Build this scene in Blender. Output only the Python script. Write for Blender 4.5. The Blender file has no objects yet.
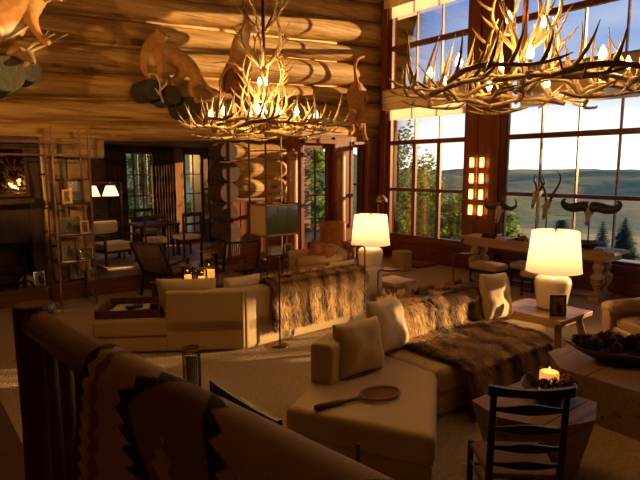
import bpy, bmesh, math, random
from mathutils import Vector as V, Matrix, noise
PI = math.pi
SC = bpy.context.scene
COL = SC.collection
random.seed(7)

# ---------------------------------------------------------------- camera, world, sun, exposure
EYE = 2.2
HEAD = math.radians(38.7)
cd = bpy.data.cameras.new('camera'); cam = bpy.data.objects.new('camera', cd); COL.objects.link(cam)
cam.location = (0, 0, EYE); cam.rotation_euler = (PI/2 - math.atan(71/540), 0, -HEAD)
cd.sensor_width = 36; cd.lens = 540/640*36; cd.clip_start = .05; cd.clip_end = 5000
SC.camera = cam
SC.view_settings.view_transform = 'Standard'
SC.view_settings.look = 'None'
SC.view_settings.gamma = 1
SC.view_settings.use_curve_mapping = False
SC.view_settings.exposure = 0.0

SUN_AZ, SUN_EL = math.radians(-25), math.radians(6.5)
SUN_DIR = V((math.cos(SUN_AZ)*math.cos(SUN_EL), math.sin(SUN_AZ)*math.cos(SUN_EL), math.sin(SUN_EL)))
sd = bpy.data.lights.new('sun', 'SUN'); sun = bpy.data.objects.new('sun', sd); COL.objects.link(sun)
sd.energy = 10; sd.color = (1, .60, .25); sd.angle = math.radians(.6)
sun.rotation_euler = SUN_DIR.to_track_quat('Z', 'Y').to_euler()

def make_world():
    w = bpy.data.worlds.new('evening_sky'); SC.world = w; w.use_nodes = True
    nt = w.node_tree; nt.nodes.clear(); N = nt.nodes.new; L = nt.links.new
    out = N('ShaderNodeOutputWorld'); bg = N('ShaderNodeBackground'); L(bg.outputs[0], out.inputs[0])
    tc = N('ShaderNodeTexCoord'); sep = N('ShaderNodeSeparateXYZ'); L(tc.outputs['Generated'], sep.inputs[0])
    cr = N('ShaderNodeValToRGB'); L(sep.outputs['Z'], cr.inputs[0])
    e = cr.color_ramp.elements
    e[0].position = 0; e[0].color = (1.7, 1.62, 1.42, 1)
    e[1].position = .7; e[1].color = (.10, .20, .58, 1)
    for p, c in ((.07, (1.35, 1.33, 1.28, 1)), (.12, (.72, .80, .93, 1)), (.20, (.33, .48, .82, 1)), (.33, (.17, .31, .72, 1))):
        k = e.new(p); k.color = c
    dot = N('ShaderNodeVectorMath'); dot.operation = 'DOT_PRODUCT'; L(tc.outputs['Generated'], dot.inputs[0])
    dot.inputs[1].default_value = SUN_DIR
    mx = N('ShaderNodeMath'); mx.operation = 'MAXIMUM'; mx.inputs[1].default_value = 0; L(dot.outputs['Value'], mx.inputs[0])
    pw = N('ShaderNodeMath'); pw.operation = 'POWER'; pw.inputs[1].default_value = 9; L(mx.outputs[0], pw.inputs[0])
    mix = N('ShaderNodeMix'); mix.data_type = 'RGBA'; mix.blend_type = 'ADD'
    L(pw.outputs[0], mix.inputs[0]); L(cr.outputs[0], mix.inputs[6]); mix.inputs[7].default_value = (.42, .36, .26, 1)
    ns = N('ShaderNodeTexNoise'); ns.inputs['Scale'].default_value = 4; ns.inputs['Detail'].default_value = 5
    mp = N('ShaderNodeMapping'); mp.inputs['Scale'].default_value = (1, 1, 4); L(tc.outputs['Generated'], mp.inputs[0]); L(mp.outputs[0], ns.inputs[0])
    c2 = N('ShaderNodeValToRGB'); c2.color_ramp.elements[0].position = .56; c2.color_ramp.elements[1].position = .78
    c2.color_ramp.elements[1].color = (.45, .45, .45, 1); L(ns.outputs[0], c2.inputs[0])
    m2 = N('ShaderNodeMix'); m2.data_type = 'RGBA'; L(c2.outputs[0], m2.inputs[0]); L(mix.outputs[2], m2.inputs[6]); m2.inputs[7].default_value = (.8, .82, .88, 1)
    L(m2.outputs[2], bg.inputs[0]); bg.inputs[1].default_value = .95
make_world()
BULB_W = 6.5       # watts of each chandelier bulb
LAMP_W = 27.0      # watts of each table lamp bulb
WARM = (1, .50, .13)

# ---------------------------------------------------------------- helpers
MATS = {}
def nodes(name):
    m = bpy.data.materials.new(name); m.use_nodes = True
    nt = m.node_tree; b = nt.nodes['Principled BSDF']
    return m, nt, b
def mat(name, col, rough=.6, metal=0, bump=0, bscale=60, spec=.5, var=0, vscale=6, vec=(1, 1, 1), emit=None, es=0, coat=0, sheen=0, col2=None):
    if name in MATS: return MATS[name]
    m, nt, b = nodes(name); N = nt.nodes.new; L = nt.links.new
    b.inputs['Base Color'].default_value = (*col, 1); b.inputs['Roughness'].default_value = rough
    b.inputs['Metallic'].default_value = metal; b.inputs['Specular IOR Level'].default_value = spec
    b.inputs['Coat Weight'].default_value = coat; b.inputs['Sheen Weight'].default_value = sheen
    tc = N('ShaderNodeTexCoord'); mp = N('ShaderNodeMapping'); L(tc.outputs['Object'], mp.inputs[0]); mp.inputs['Scale'].default_value = vec
    if var or col2:
        n = N('ShaderNodeTexNoise'); n.inputs['Scale'].default_value = vscale; n.inputs['Detail'].default_value = 6; n.inputs['Roughness'].default_value = .65
        L(mp.outputs[0], n.inputs[0])
        r = N('ShaderNodeValToRGB'); L(n.outputs[0], r.inputs[0])
        r.color_ramp.elements[0].position = .32; r.color_ramp.elements[1].position = .68
        c2 = col2 or tuple(c*(1-var) for c in col)
        r.color_ramp.elements[0].color = (*c2, 1); r.color_ramp.elements[1].color = (*col, 1)
        L(r.outputs[0], b.inputs['Base Color'])
    if bump:
        n = N('ShaderNodeTexNoise'); n.inputs['Scale'].default_value = bscale; n.inputs['Detail'].default_value = 4; L(mp.outputs[0], n.inputs[0])
        bp = N('ShaderNodeBump'); bp.inputs['Strength'].default_value = bump; bp.inputs['Distance'].default_value = .02
        L(n.outputs[0], bp.inputs['Height']); L(bp.outputs[0], b.inputs['Normal'])
    if emit:
        b.inputs['Emission Color'].default_value = (*emit, 1); b.inputs['Emission Strength'].default_value = es
    MATS[name] = m; return m
def wood(name, c1, c2, axis='z', rough=.5, bump=.25, coat=0, scale=1.0, knots=False, cracks=False):
    """wood grain running along one axis of the object"""
    if name in MATS: return MATS[name]
    m, nt, b = nodes(name); N = nt.nodes.new; L = nt.links.new
    tc = N('ShaderNodeTexCoord'); mp = N('ShaderNodeMapping'); L(tc.outputs['Object'], mp.inputs[0])
    s = {'x': (.35, 6, 6), 'y': (6, .35, 6), 'z': (6, 6, .35)}[axis]
    mp.inputs['Scale'].default_value = tuple(v*scale for v in s)
    n = N('ShaderNodeTexNoise'); n.inputs['Scale'].default_value = 3; n.inputs['Detail'].default_value = 8; n.inputs['Roughness'].default_value = .7; n.inputs['Distortion'].default_value = .6
    L(mp.outputs[0], n.inputs[0])
    r = N('ShaderNodeValToRGB'); L(n.outputs[0], r.inputs[0]); r.color_ramp.elements[0].position = .3; r.color_ramp.elements[1].position = .7
    r.color_ramp.elements[0].color = (*c2, 1); r.color_ramp.elements[1].color = (*c1, 1)
    last = r.outputs[0]
    if knots:
        vo = N('ShaderNodeTexVoronoi'); vo.inputs['Scale'].default_value = 2.1; mp2 = N('ShaderNodeMapping'); L(tc.outputs['Object'], mp2.inputs[0])
        mp2.inputs['Scale'].default_value = {'x': (.6, 1, 1), 'y': (1, .6, 1), 'z': (1, 1, .6)}[axis]; L(mp2.outputs[0], vo.inputs[0])
        kr = N('ShaderNodeValToRGB'); L(vo.outputs['Distance'], kr.inputs[0]); kr.color_ramp.elements[0].position = .04; kr.color_ramp.elements[1].position = .16
        kr.color_ramp.elements[0].color = (.22, .12, .06, 1); kr.color_ramp.elements[1].color = (1, 1, 1, 1)
        mm = N('ShaderNodeMix'); mm.data_type = 'RGBA'; mm.blend_type = 'MULTIPLY'; mm.inputs[0].default_value = .95
        L(last, mm.inputs[6]); L(kr.outputs[0], mm.inputs[7]); last = mm.outputs[2]
    if cracks:
        n3 = N('ShaderNodeTexNoise'); n3.inputs['Scale'].default_value = 1.6; mp3 = N('ShaderNodeMapping'); L(tc.outputs['Object'], mp3.inputs[0])
        mp3.inputs['Scale'].default_value = {'x': (.3, 9, 9), 'y': (9, .3, 9), 'z': (9, 9, .3)}[axis]; L(mp3.outputs[0], n3.inputs[0])
        k3 = N('ShaderNodeValToRGB'); L(n3.outputs[0], k3.inputs[0]); k3.color_ramp.elements[0].position = .30; k3.color_ramp.elements[1].position = .36
        k3.color_ramp.elements[0].color = (.25, .15, .08, 1)
        m3 = N('ShaderNodeMix'); m3.data_type = 'RGBA'; m3.blend_type = 'MULTIPLY'; m3.inputs[0].default_value = .8
        L(last, m3.inputs[6]); L(k3.outputs[0], m3.inputs[7]); last = m3.outputs[2]
    L(last, b.inputs['Base Color'])
    bp = N('ShaderNodeBump'); bp.inputs['Strength'].default_value = bump; bp.inputs['Distance'].default_value = .02
    L(n.outputs[0], bp.inputs['Height']); L(bp.outputs[0], b.inputs['Normal'])
    b.inputs['Roughness'].default_value = rough; b.inputs['Coat Weight'].default_value = coat; b.inputs['Coat Roughness'].default_value = .25
    MATS[name] = m; return m
def vcol_mat(name, rough=.7, sheen=0, bump=0, bscale=200):
    if name in MATS: return MATS[name]
    m, nt, b = nodes(name); a = nt.nodes.new('ShaderNodeVertexColor'); a.layer_name = 'Col'
    nt.links.new(a.outputs[0], b.inputs['Base Color']); b.inputs['Roughness'].default_value = rough; b.inputs['Sheen Weight'].default_value = sheen
    b.inputs['Specular IOR Level'].default_value = .25
    if bump:
        n = nt.nodes.new('ShaderNodeTexNoise'); n.inputs['Scale'].default_value = bscale; tc = nt.nodes.new('ShaderNodeTexCoord'); nt.links.new(tc.outputs['Object'], n.inputs[0])
        bp = nt.nodes.new('ShaderNodeBump'); bp.inputs['Strength'].default_value = bump; bp.inputs['Distance'].default_value = .01
        nt.links.new(n.outputs[0], bp.inputs['Height']); nt.links.new(bp.outputs[0], b.inputs['Normal'])
    MATS[name] = m; return m
def shade_mat(name, col, trans=.55, es=0, ecol=(1, .72, .4)):
    m = bpy.data.materials.new(name); m.use_nodes = True; nt = m.node_tree; nt.nodes.clear(); N = nt.nodes.new; L = nt.links.new
    o = N('ShaderNodeOutputMaterial'); d = N('ShaderNodeBsdfDiffuse'); t = N('ShaderNodeBsdfTranslucent'); x = N('ShaderNodeMixShader')
    d.inputs[0].default_value = (*col, 1); t.inputs[0].default_value = (*col, 1); x.inputs[0].default_value = trans
    L(d.outputs[0], x.inputs[1]); L(t.outputs[0], x.inputs[2])
    if es:
        e = N('ShaderNodeEmission'); e.inputs[0].default_value = (*ecol, 1); e.inputs[1].default_value = es
        a = N('ShaderNodeAddShader'); L(x.outputs[0], a.inputs[0]); L(e.outputs[0], a.inputs[1]); L(a.outputs[0], o.inputs[0])
    else: L(x.outputs[0], o.inputs[0])
    MATS[name] = m; return m
def glass_mat(name, tint=(1, 1, 1), ior=1.45, rough=0.0):
    m = bpy.data.materials.new(name); m.use_nodes = True; nt = m.node_tree; nt.nodes.clear(); N = nt.nodes.new; L = nt.links.new
    o = N('ShaderNodeOutputMaterial'); t = N('ShaderNodeBsdfTransparent'); g = N('ShaderNodeBsdfGlossy'); f = N('ShaderNodeFresnel'); x = N('ShaderNodeMixShader')
    t.inputs[0].default_value = (*tint, 1); g.inputs['Roughness'].default_value = rough; f.inputs[0].default_value = ior
    L(f.outputs[0], x.inputs[0]); L(t.outputs[0], x.inputs[1]); L(g.outputs[0], x.inputs[2]); L(x.outputs[0], o.inputs[0])
    MATS[name] = m; return m
def emis(name, col, s):
    m = bpy.data.materials.new(name); m.use_nodes = True; nt = m.node_tree; nt.nodes.clear()
    o = nt.nodes.new('ShaderNodeOutputMaterial'); e = nt.nodes.new('ShaderNodeEmission'); e.inputs[0].default_value = (*col, 1); e.inputs[1].default_value = s
    nt.links.new(e.outputs[0], o.inputs[0]); MATS[name] = m; return m

def frame_from(d, up=V((0, 0, 1))):
    d = d.normalized()
    if abs(d.dot(up)) > .97: up = V((1, 0, 0))
    a = d.cross(up).normalized(); return a, a.cross(d).normalized()
class MB:
    """collects shapes, then links them as ONE mesh object"""
    def __init__(s): s.v = []; s.f = []; s.c = []; s.cur = None
    def add(s, vs, fs):
        o = len(s.v); s.v += [tuple(p) for p in vs]; s.f += [tuple(i+o for i in f) for f in fs]
        if s.cur is not None: s.c += [s.cur]*len(vs)
        return s
    def box(s, x0, x1, y0, y1, z0, z1, M=None):
        p = [V((x, y, z)) for z in (z0, z1) for y in (y0, y1) for x in (x0, x1)]
        if M: p = [M @ q for q in p]
        return s.add(p, [(0, 2, 3, 1), (4, 5, 7, 6), (0, 1, 5, 4), (2, 6, 7, 3), (0, 4, 6, 2), (1, 3, 7, 5)])
    def rbox(s, c, h, r, M=None, sag=0):
        """rounded box: centre, half sizes, corner radius"""
        r = min(r, min(h)*.999); ks = []
        for a in h: ks.append([-a, -a+r*.3, -a+r, -(a-r)*.5, 0, (a-r)*.5, a-r, a-r*.3, a])
        n = 9; idx = {}; vs = []; fs = []
        def gv(i, j, k):
            key = (i, j, k)
            if key not in idx:
                p = V((ks[0][i], ks[1][j], ks[2][k]))
                q = V([max(-(h[t]-r), min(h[t]-r, p[t])) for t in range(3)]); d = p-q
                if d.length > 1e-9: d = d.normalized()*r
                p = q+d
                if sag: p.z += (1 if p.z > 0 else 0)*sag*(1-(p.x/h[0])**2)*(1-(p.y/h[1])**2)
                p = p+V(c)
                idx[key] = len(vs); vs.append(M @ p if M else p)
            return idx[key]
        for i in range(8):
            for j in range(8):
                fs.append((gv(i, j, 8), gv(i+1, j, 8), gv(i+1, j+1, 8), gv(i, j+1, 8))); fs.append((gv(i, j, 0), gv(i, j+1, 0), gv(i+1, j+1, 0), gv(i+1, j, 0)))
                fs.append((gv(i, 0, j), gv(i+1, 0, j), gv(i+1, 0, j+1), gv(i, 0, j+1))); fs.append((gv(i, 8, j), gv(i, 8, j+1), gv(i+1, 8, j+1), gv(i+1, 8, j)))
                fs.append((gv(0, i, j), gv(0, i, j+1), gv(0, i+1, j+1), gv(0, i+1, j))); fs.append((gv(8, i, j), gv(8, i+1, j), gv(8, i+1, j+1), gv(8, i, j+1)))
        return s.add(vs, fs)
    def tube(s, pts, rs, n=8, caps=True):
        pts = [V(p) for p in pts]
        if not hasattr(rs, '__len__'): rs = [rs]*len(pts)
        vs = []; fs = []; up = None
        for i, p in enumerate(pts):
            d = (pts[min(i+1, len(pts)-1)]-pts[max(i-1, 0)])
            if d.length < 1e-9: d = V((0, 0, 1))
            d.normalize()
            if up is None: a, b = frame_from(d)
            else:
                a = (up-d*up.dot(d))
                a = a.normalized() if a.length > 1e-6 else frame_from(d)[0]
                b = a.cross(d).normalized()
            up = a
            for k in range(n):
                t = 2*PI*k/n; vs.append(p+(a*math.cos(t)+b*math.sin(t))*rs[i])
        for i in range(len(pts)-1):
            for k in range(n):
                k2 = (k+1) % n; fs.append((i*n+k, i*n+k2, (i+1)*n+k2, (i+1)*n+k))
        if caps: fs.append(tuple(range(n))); fs.append(tuple((len(pts)-1)*n+k for k in reversed(range(n))))
        return s.add(vs, fs)
    def lathe(s, prof, c=(0, 0, 0), n=24, axis=None, wob=0):
        vs = []; fs = []; c = V(c)
        for j, (r, z) in enumerate(prof):
            for k in range(n):
                t = 2*PI*k/n; rr = r*(1+wob*math.sin(3*t+1)*.6+wob*math.sin(5*t)*.4); q = V((rr*math.cos(t), rr*math.sin(t), z)); vs.append((axis @ q if axis else q)+c)
        for j in range(len(prof)-1):
            for k in range(n):
                k2 = (k+1) % n; fs.append((j*n+k, j*n+k2, (j+1)*n+k2, (j+1)*n+k))
        if prof[0][0] > 1e-5: fs.append(tuple(reversed(range(n))))
        if prof[-1][0] > 1e-5: fs.append(tuple((len(prof)-1)*n+k for k in range(n)))
        return s.add(vs, fs)
    def ell(s, c, r, n=12, M=None):
        vs = []; fs = []; m = n//2
        for i in range(m+1):
            a = -PI/2+PI*i/m
            for k in range(n):
                t = 2*PI*k/n; q = V((r[0]*math.cos(a)*math.cos(t), r[1]*math.cos(a)*math.sin(t), r[2]*math.sin(a)))
                vs.append((M @ q if M else q)+V(c))
        for i in range(m):
            for k in range(n): k2 = (k+1) % n; fs.append((i*n+k, i*n+k2, (i+1)*n+k2, (i+1)*n+k))
        return s.add(vs, fs)
    def prism(s, poly, z0, z1, top=None):
        n = len(poly); t = top or poly
        return s.add([(x, y, z0) for x, y in poly]+[(x, y, z1) for x, y in t],
                     [tuple(reversed(range(n))), tuple(range(n, 2*n))]+[(i, (i+1) % n, n+(i+1) % n, n+i) for i in range(n)])
    def bar(s, a, b, w, h, up=(0, 0, 1)):
        a, b = V(a), V(b); d = b-a; x, y = frame_from(d, V(up)); vs = []
        for p in (a, b):
            for i, j in ((-1, -1), (1, -1), (1, 1), (-1, 1)): vs.append(p+x*i*w/2+y*j*h/2)
        return s.add(vs, [(3, 2, 1, 0), (4, 5, 6, 7), (0, 1, 5, 4), (1, 2, 6, 5), (2, 3, 7, 6), (3, 0, 4, 7)])
    def obj(s, name, m, parent=None, smooth=False, bevel=0, world=False, mods=None):
        me = bpy.data.meshes.new(name); me.from_pydata([tuple(p) for p in s.v], [], s.f); me.update()
        bm = bmesh.new(); bm.from_mesh(me); bmesh.ops.recalc_face_normals(bm, faces=bm.faces); bm.to_mesh(me); bm.free()
        if s.c and len(s.c) == len(s.v):
            a = me.color_attributes.new('Col', 'FLOAT_COLOR', 'POINT')
            for i, c in enumerate(s.c): a.data[i].color = (*c, 1)
        if smooth:
            for p in me.polygons: p.use_smooth = True
        o = bpy.data.objects.new(name, me); COL.objects.link(o)
        if m: me.materials.append(m)
        if parent:
            o.parent = parent
            if world: o.matrix_parent_inverse = WM[parent.name].inverted()
        if bevel:
            b = o.modifiers.new('bevel', 'BEVEL'); b.width = bevel; b.segments = 3; b.limit_method = 'ANGLE'; b.angle_limit = math.radians(40)
            if smooth is None or bevel >= .012:
                for p in me.polygons: p.use_smooth = True
                w = o.modifiers.new('wn', 'WEIGHTED_NORMAL'); w.keep_sharp = True
        return o
WM = {}
def thing(name, label, cat, loc=(0, 0, 0), rz=0, group=None):
    o = bpy.data.objects.new(name, None); COL.objects.link(o); o.empty_display_size = .1
    o.location = loc; o.rotation_euler = (0, 0, rz)
    WM[o.name] = Matrix.Translation(V(loc)) @ Matrix.Rotation(rz, 4, 'Z')
    return tag(o, label, cat, group)
def tag(o, label, cat, group=None, kind=None):
    o['label'] = label; o['category'] = cat
    if group: o['group'] = group
    if kind: o['kind'] = kind
    return o
def struct(o): o['kind'] = 'structure'; return o
def dup(root, loc, rz=None, label=None):
    r = root.copy(); COL.objects.link(r); r.location = loc
    if rz is not None: r.rotation_euler = (0, 0, rz)
    if label: r['label'] = label
    for ch in list(root.children):
        c = ch.copy(); COL.objects.link(c); c.parent = r
        for g in list(ch.children):
            d = g.copy(); COL.objects.link(d); d.parent = c
    return r
def lamp(name, loc, watts, col=WARM, parent=None, rad=.03):
    l = bpy.data.lights.new(name, 'POINT'); l.energy = watts; l.color = col; l.shadow_soft_size = rad
    o = bpy.data.objects.new(name, l); COL.objects.link(o); o.location = loc
    if parent: o.parent = parent
    return o
# a point of the place seen under a pixel of the photograph, on the vertical plane y = Y (used to read off poses on the log wall)
_p = math.atan(71/540); _F = V((math.sin(HEAD), math.cos(HEAD), 0)); _R = V((math.cos(HEAD), -math.sin(HEAD), 0))
def on_wall(px, py, Y):
    x = (px-320)/540; y = -(py-240)/540
    d = _F*(math.cos(_p)+y*math.sin(_p))+_R*x+V((0, 0, -math.sin(_p)+y*math.cos(_p)))
    return V((0, 0, EYE))+d*(Y/d.y)

# ---------------------------------------------------------------- materials
M_log = wood('log_wood', (.72, .46, .15), (.19, .085, .022), 'x', rough=.55, bump=1.0, knots=True, cracks=True, scale=.6)
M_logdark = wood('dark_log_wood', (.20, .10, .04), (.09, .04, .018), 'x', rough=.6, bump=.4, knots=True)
M_logend = wood('log_end', (.30, .17, .08), (.16, .08, .035), 'z', rough=.8)
M_trim = wood('stained_trim', (.25, .058, .015), (.10, .022, .006), 'z', rough=.33, bump=.12, coat=.4)
M_trimy = wood('stained_trim_horizontal', (.20, .052, .016), (.085, .020, .007), 'y', rough=.36, bump=.12, coat=.3)
M_post = wood('peeled_post', (.36, .16, .06), (.20, .075, .025), 'z', rough=.45, bump=.3, coat=.2, knots=True)
M_floor = wood('floor_planks', (.24, .10, .04), (.12, .045, .018), 'x', rough=.28, bump=.1, coat=.4)
M_plank = wood('ceiling_planks', (.22, .12, .055), (.13, .065, .028), 'y', rough=.6, bump=.2)
M_oak = wood('bleached_oak', (.55, .38, .20), (.36, .22, .10), 'y', rough=.5, bump=.2, cracks=True)
M_table = wood('side_table_wood', (.50, .30, .14), (.33, .17, .07), 'y', rough=.4, bump=.15, coat=.1)
M_block = wood('timber_block', (.36, .24, .13), (.22, .135, .07), 'x', rough=.6, bump=.3, cracks=True, knots=True)
M_red = wood('red_rail_wood', (.17, .055, .022), (.085, .024, .010), 'y', rough=.45, bump=.3, coat=.15)
M_redz = wood('red_post_wood', (.15, .05, .02), (.07, .022, .010), 'z', rough=.5, bump=.3)
M_walnut = wood('walnut', (.10, .036, .016), (.042, .016, .008), 'x', rough=.4, bump=.15)
M_carpet = mat('shag_carpet', (.58, .44, .27), .95, bump=1.0, bscale=45, var=.33, vscale=28, spec=.1)
M_sofa = mat('cream_linen', (.64, .49, .27), .85, bump=.15, bscale=350, var=.06, vscale=3, spec=.2, sheen=.2)
M_pillow = mat('cream_pillow_cloth', (.68, .55, .36), .8, bump=.2, bscale=25, spec=.2, sheen=.2)
M_antler = mat('antler_bone', (.58, .44, .24), .42, bump=.3, bscale=30, col2=(.20, .12, .05), vscale=7)
M_bone = mat('bleached_bone', (.66, .55, .38), .55, bump=.3, bscale=40, col2=(.42, .30, .17), vscale=9)
M_horn = mat('black_horn', (.030, .022, .016), .38, bump=.5, bscale=40)
M_hornr = mat('ringed_brown_horn', (.09, .055, .03), .4, bump=.8, bscale=30)
M_bronze = mat('bronze_metal', (.20, .085, .04), .32, metal=.9)
M_rod = mat('etagere_metal', (.20, .10, .07), .45, metal=.6)
M_silver = mat('brushed_steel', (.62, .58, .52), .25, metal=1)
M_black = mat('black_paint', (.012, .011, .012), .45)
M_iron = mat('black_iron', (.02, .017, .015), .5, metal=.6, bump=.4, bscale=30)
M_ceram = mat('glazed_cream_ceramic', (.74, .64, .46), .22, coat=.5)
M_shade = shade_mat('linen_lamp_shade', (.93, .82, .62), .5, .12, (1, .78, .48))
M_blind = shade_mat('roman_shade_cloth', (.74, .60, .38), .35)
M_blind2 = shade_mat('roman_shade_lining', (.95, .90, .80), .7)
M_glass = glass_mat('window_glass')
M_hur = glass_mat('hurricane_glass', (.96, .90, .78))
M_bulb = emis('candle_bulb_glow', (1, .62, .25), 40)
M_flame = emis('frosted_tube_glow', (1, .62, .25), 9)
M_wax = mat('candle_wax', (.85, .45, .14), .5, emit=(1, .38, .07), es=.9)
M_leather = mat('saddle_leather', (.34, .20, .10), .42, bump=.3, bscale=20, var=.25, vscale=4)
M_orange = mat('cognac_leather', (.42, .15, .035), .45, bump=.3, bscale=14, var=.5, vscale=6)
M_brownl = mat('dark_brown_leather', (.12, .05, .028), .45, bump=.2)
M_stone = mat('hearth_stone', (.10, .062, .035), .6, bump=.6, bscale=9, col2=(.045, .028, .016), vscale=3)
M_block2 = mat('sandstone_wall', (.52, .36, .18), .8, bump=.9, bscale=12, col2=(.26, .16, .07), vscale=5)
M_dark = mat('soot_black', (.012, .010, .009), .8)
M_fur = vcol_mat('coyote_fur', .75, .15)
M_weave = vcol_mat('woven_wool', .9, .1, .4, 220)
M_cutain = mat('plaid_curtain', (.06, .035, .03), .9, bump=.2, bscale=60)
M_green = glass_mat('green_cabinet_glass', (.22, .30, .20))
M_white = mat('paper_white', (.75, .68, .58), .7)
def leaf_mat():
    m, nt, b = nodes('sunlit_leaf'); N = nt.nodes.new; L = nt.links.new
    n = N('ShaderNodeTexNoise'); n.inputs['Scale'].default_value = 1.6; tc = N('ShaderNodeTexCoord'); L(tc.outputs['Object'], n.inputs[0])
    r = N('ShaderNodeValToRGB'); L(n.outputs[0], r.inputs[0]); r.color_ramp.elements[0].position = .35; r.color_ramp.elements[1].position = .65
    r.color_ramp.elements[0].color = (.10, .22, .04, 1); r.color_ramp.elements[1].color = (.34, .44, .11, 1)
    t = N('ShaderNodeBsdfTranslucent'); d = N('ShaderNodeBsdfDiffuse'); x = N('ShaderNodeMixShader'); x.inputs[0].default_value = .5
    L(r.outputs[0], t.inputs[0]); L(r.outputs[0], d.inputs[0]); L(d.outputs[0], x.inputs[1]); L(t.outputs[0], x.inputs[2]); L(x.outputs[0], nt.nodes['Material Output'].inputs[0])
    return m
M_leaf = leaf_mat()
M_leafd = mat('spruce_needles', (.05, .12, .07), .7, col2=(.025, .06, .04), vscale=2)
M_bark = mat('bark', (.20, .15, .10), .9, bump=.8, bscale=12)
M_pine = mat('pine_cone_scales', (.055, .03, .018), .6)

# ---------------------------------------------------------------- outdoors
def outdoors():
    m = MB(); nx, ny = 60, 60
    idx = []
    for i in range(nx+1):
        for j in range(ny+1):
            u = (i/nx)**2; x = 10.6+u*900; y = (-1+2*j/ny)*(60+900*u)+30*u
            d = x-10.6
            z = -.6-min(d, 40)*.13-max(0, min(d-40, 150))*.11
            rise = max(0, (d-170))
            z += min(1, rise/330)**1.3*21 if rise > 0 else 0
            z += noise.noise(V((x*.01, y*.01, 3)))*min(d, 300)*.02
            if rise > 250: z += noise.noise(V((x*.004, y*.008, 1)))*5
            m.v.append((x, y, z))
    for i in range(nx):
        for j in range(ny):
            a = i*(ny+1)+j; m.f.append((a, a+1, a+ny+2, a+ny+1))
    g = mat('meadow_and_forest', (.46, .38, .13), .9, col2=(.12, .19, .05), vscale=.05)
    o = m.obj('ground', g, smooth=True); o['kind'] = 'structure'
    return o
outdoors()
def ridge(name, x, h, seed, mt):
    m = MB(); n = 90
    for i in range(n+1):
        y = -900+1800*i/n
        zt = h+noise.noise(V((y*.004, seed, 0)))*5+noise.noise(V((y*.03, seed, 2)))*1.2
        m.v += [(x-140, y, -26), (x, y, zt), (x+150, y, -26)]
    for i in range(n):
        a = i*3; m.f += [(a, a+1, a+4, a+3), (a+1, a+2, a+5, a+4)]
    o = m.obj(name, mt, smooth=True); o['kind'] = 'structure'
ridge('hill', 640, -3.0, 4, mat('hazy_forest_hill', (.34, .30, .17), .95, col2=(.22, .22, .12), vscale=.02))
m = MB(); n_ = 20
for i in range(n_+1):
    for j in range(n_+1): x, y = -30+70*i/n_, 16.5+60*j/n_; m.v.append((x, y, -.9+.16*(y-16.5)+1.2*noise.noise(V((x*.15, y*.15, 0)))*(j > 0)))
for i in range(n_):
    for j in range(n_): a = i*(n_+1)+j; m.f.append((a, a+1, a+n_+2, a+n_+1))
o = m.obj('hillside', mat('wooded_slope', (.14, .22, .07), .95, col2=(.05, .09, .03), vscale=1.2), smooth=True); o['kind'] = 'structure'
def leafy(name, label, x, y, z, h, w, n, group, lsz=1.0):
    t = thing(name, label, 'tree', (x, y, z), 0, group)
    tr = MB(); rnd = random.Random(int(x*10+y*7)); tips = []
    tr.tube([(0, 0, 0), (.05, .03, h*.4), (-.03, .05, h*.8), (0, 0, h)], [.07, .05, .03, .01], 7)
    for k in range(16):
        zz = h*(.2+.75*k/16); a = k*2.4; L = w*(1-.45*k/16)*(.7+.5*rnd.random())
        e = V((math.cos(a)*L, math.sin(a)*L, zz+.25*L+.2)); tr.tube([(0, 0, zz), e*.5+V((0, 0, zz*.5)), e], [.025, .015, .004], 5)
        tips.append((V((0, 0, zz)), e))
    tr.obj('trunk', M_bark, t)
    lf = MB()
    for k in range(n):
        a, b = rnd.choice(tips); q = a.lerp(b, rnd.uniform(.35, 1.1))+V((rnd.gauss(0, .13), rnd.gauss(0, .13), rnd.gauss(0, .16)))
        s = rnd.uniform(.04, .075)*lsz; u = V((rnd.gauss(0, 1), rnd.gauss(0, 1), rnd.gauss(0, 1))).normalized(); p, r2 = frame_from(u)
        lf.add([q-p*s, q+r2*s*.6, q+p*s, q-r2*s*.6], [(0, 1, 2, 3)])
    lf.obj('foliage', M_leaf, t)
    return t
TG = 'aspens and shrubs outside the left window'
leafy('aspen_tree', 'slender leafy aspen just outside the left window, at its left side', 12.6, 11.75, -1.0, 4.5, .55, 1500, None)
leafy('aspen_tree', 'leafy aspen whose top shows in the middle panes of the left window', 12.4, 10.6, -1.0, 3.5, .45, 1700, None)
leafy('leafy_bush', 'bright green bush low in the right panes of the left window', 13.6, 9.75, -1.2, 2.6, .45, 3400, None)
leafy('leafy_bush', 'wide green bush behind the aspens outside the left window', 16.4, 14.2, -1.8, 3.1, 1.9, 8000, None, 1.3)
leafy('leafy_bush', 'wide darker green bush at the right behind the left window, below the hill', 16.8, 11.6, -1.8, 2.7, 1.4, 7000, None, 1.3)
def spruce(label, x, y, z, h, w, f0=.0):
    t = thing('spruce_tree', label, 'tree', (x, y, z), 0)
    MB().tube([(0, 0, 0), (0, 0, h*.95)], [.14, .02], 7).obj('trunk', M_bark, t)
    m = MB(); rnd = random.Random(int(x*3+y*11))
    n = int(h*7)
    for k in range(n):
        f = f0+(1-f0)*k/n; zz = h*(.06+.92*f); r = w*((1-f)/(1-f0))**.9+.05
        for q in range(11):
            a = q*2*PI/11+k*.7; rr = r*(.7+.5*rnd.random())
            tip = V((math.cos(a)*rr, math.sin(a)*rr, zz-.18*rr)); s = V((-math.sin(a), math.cos(a), 0))*(.10+.12*rr)
            b = V((0, 0, zz+.06)); md = b.lerp(tip, .55)
            m.add([b, md-s, tip, md+s], [(0, 1, 2, 3)])
    m.obj('foliage', M_leafd, t); return t
spruce('narrow blue-green spruce right of the pillar, outside the right window', 21, 14.2, -3.2, 4.6, .85)
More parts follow.
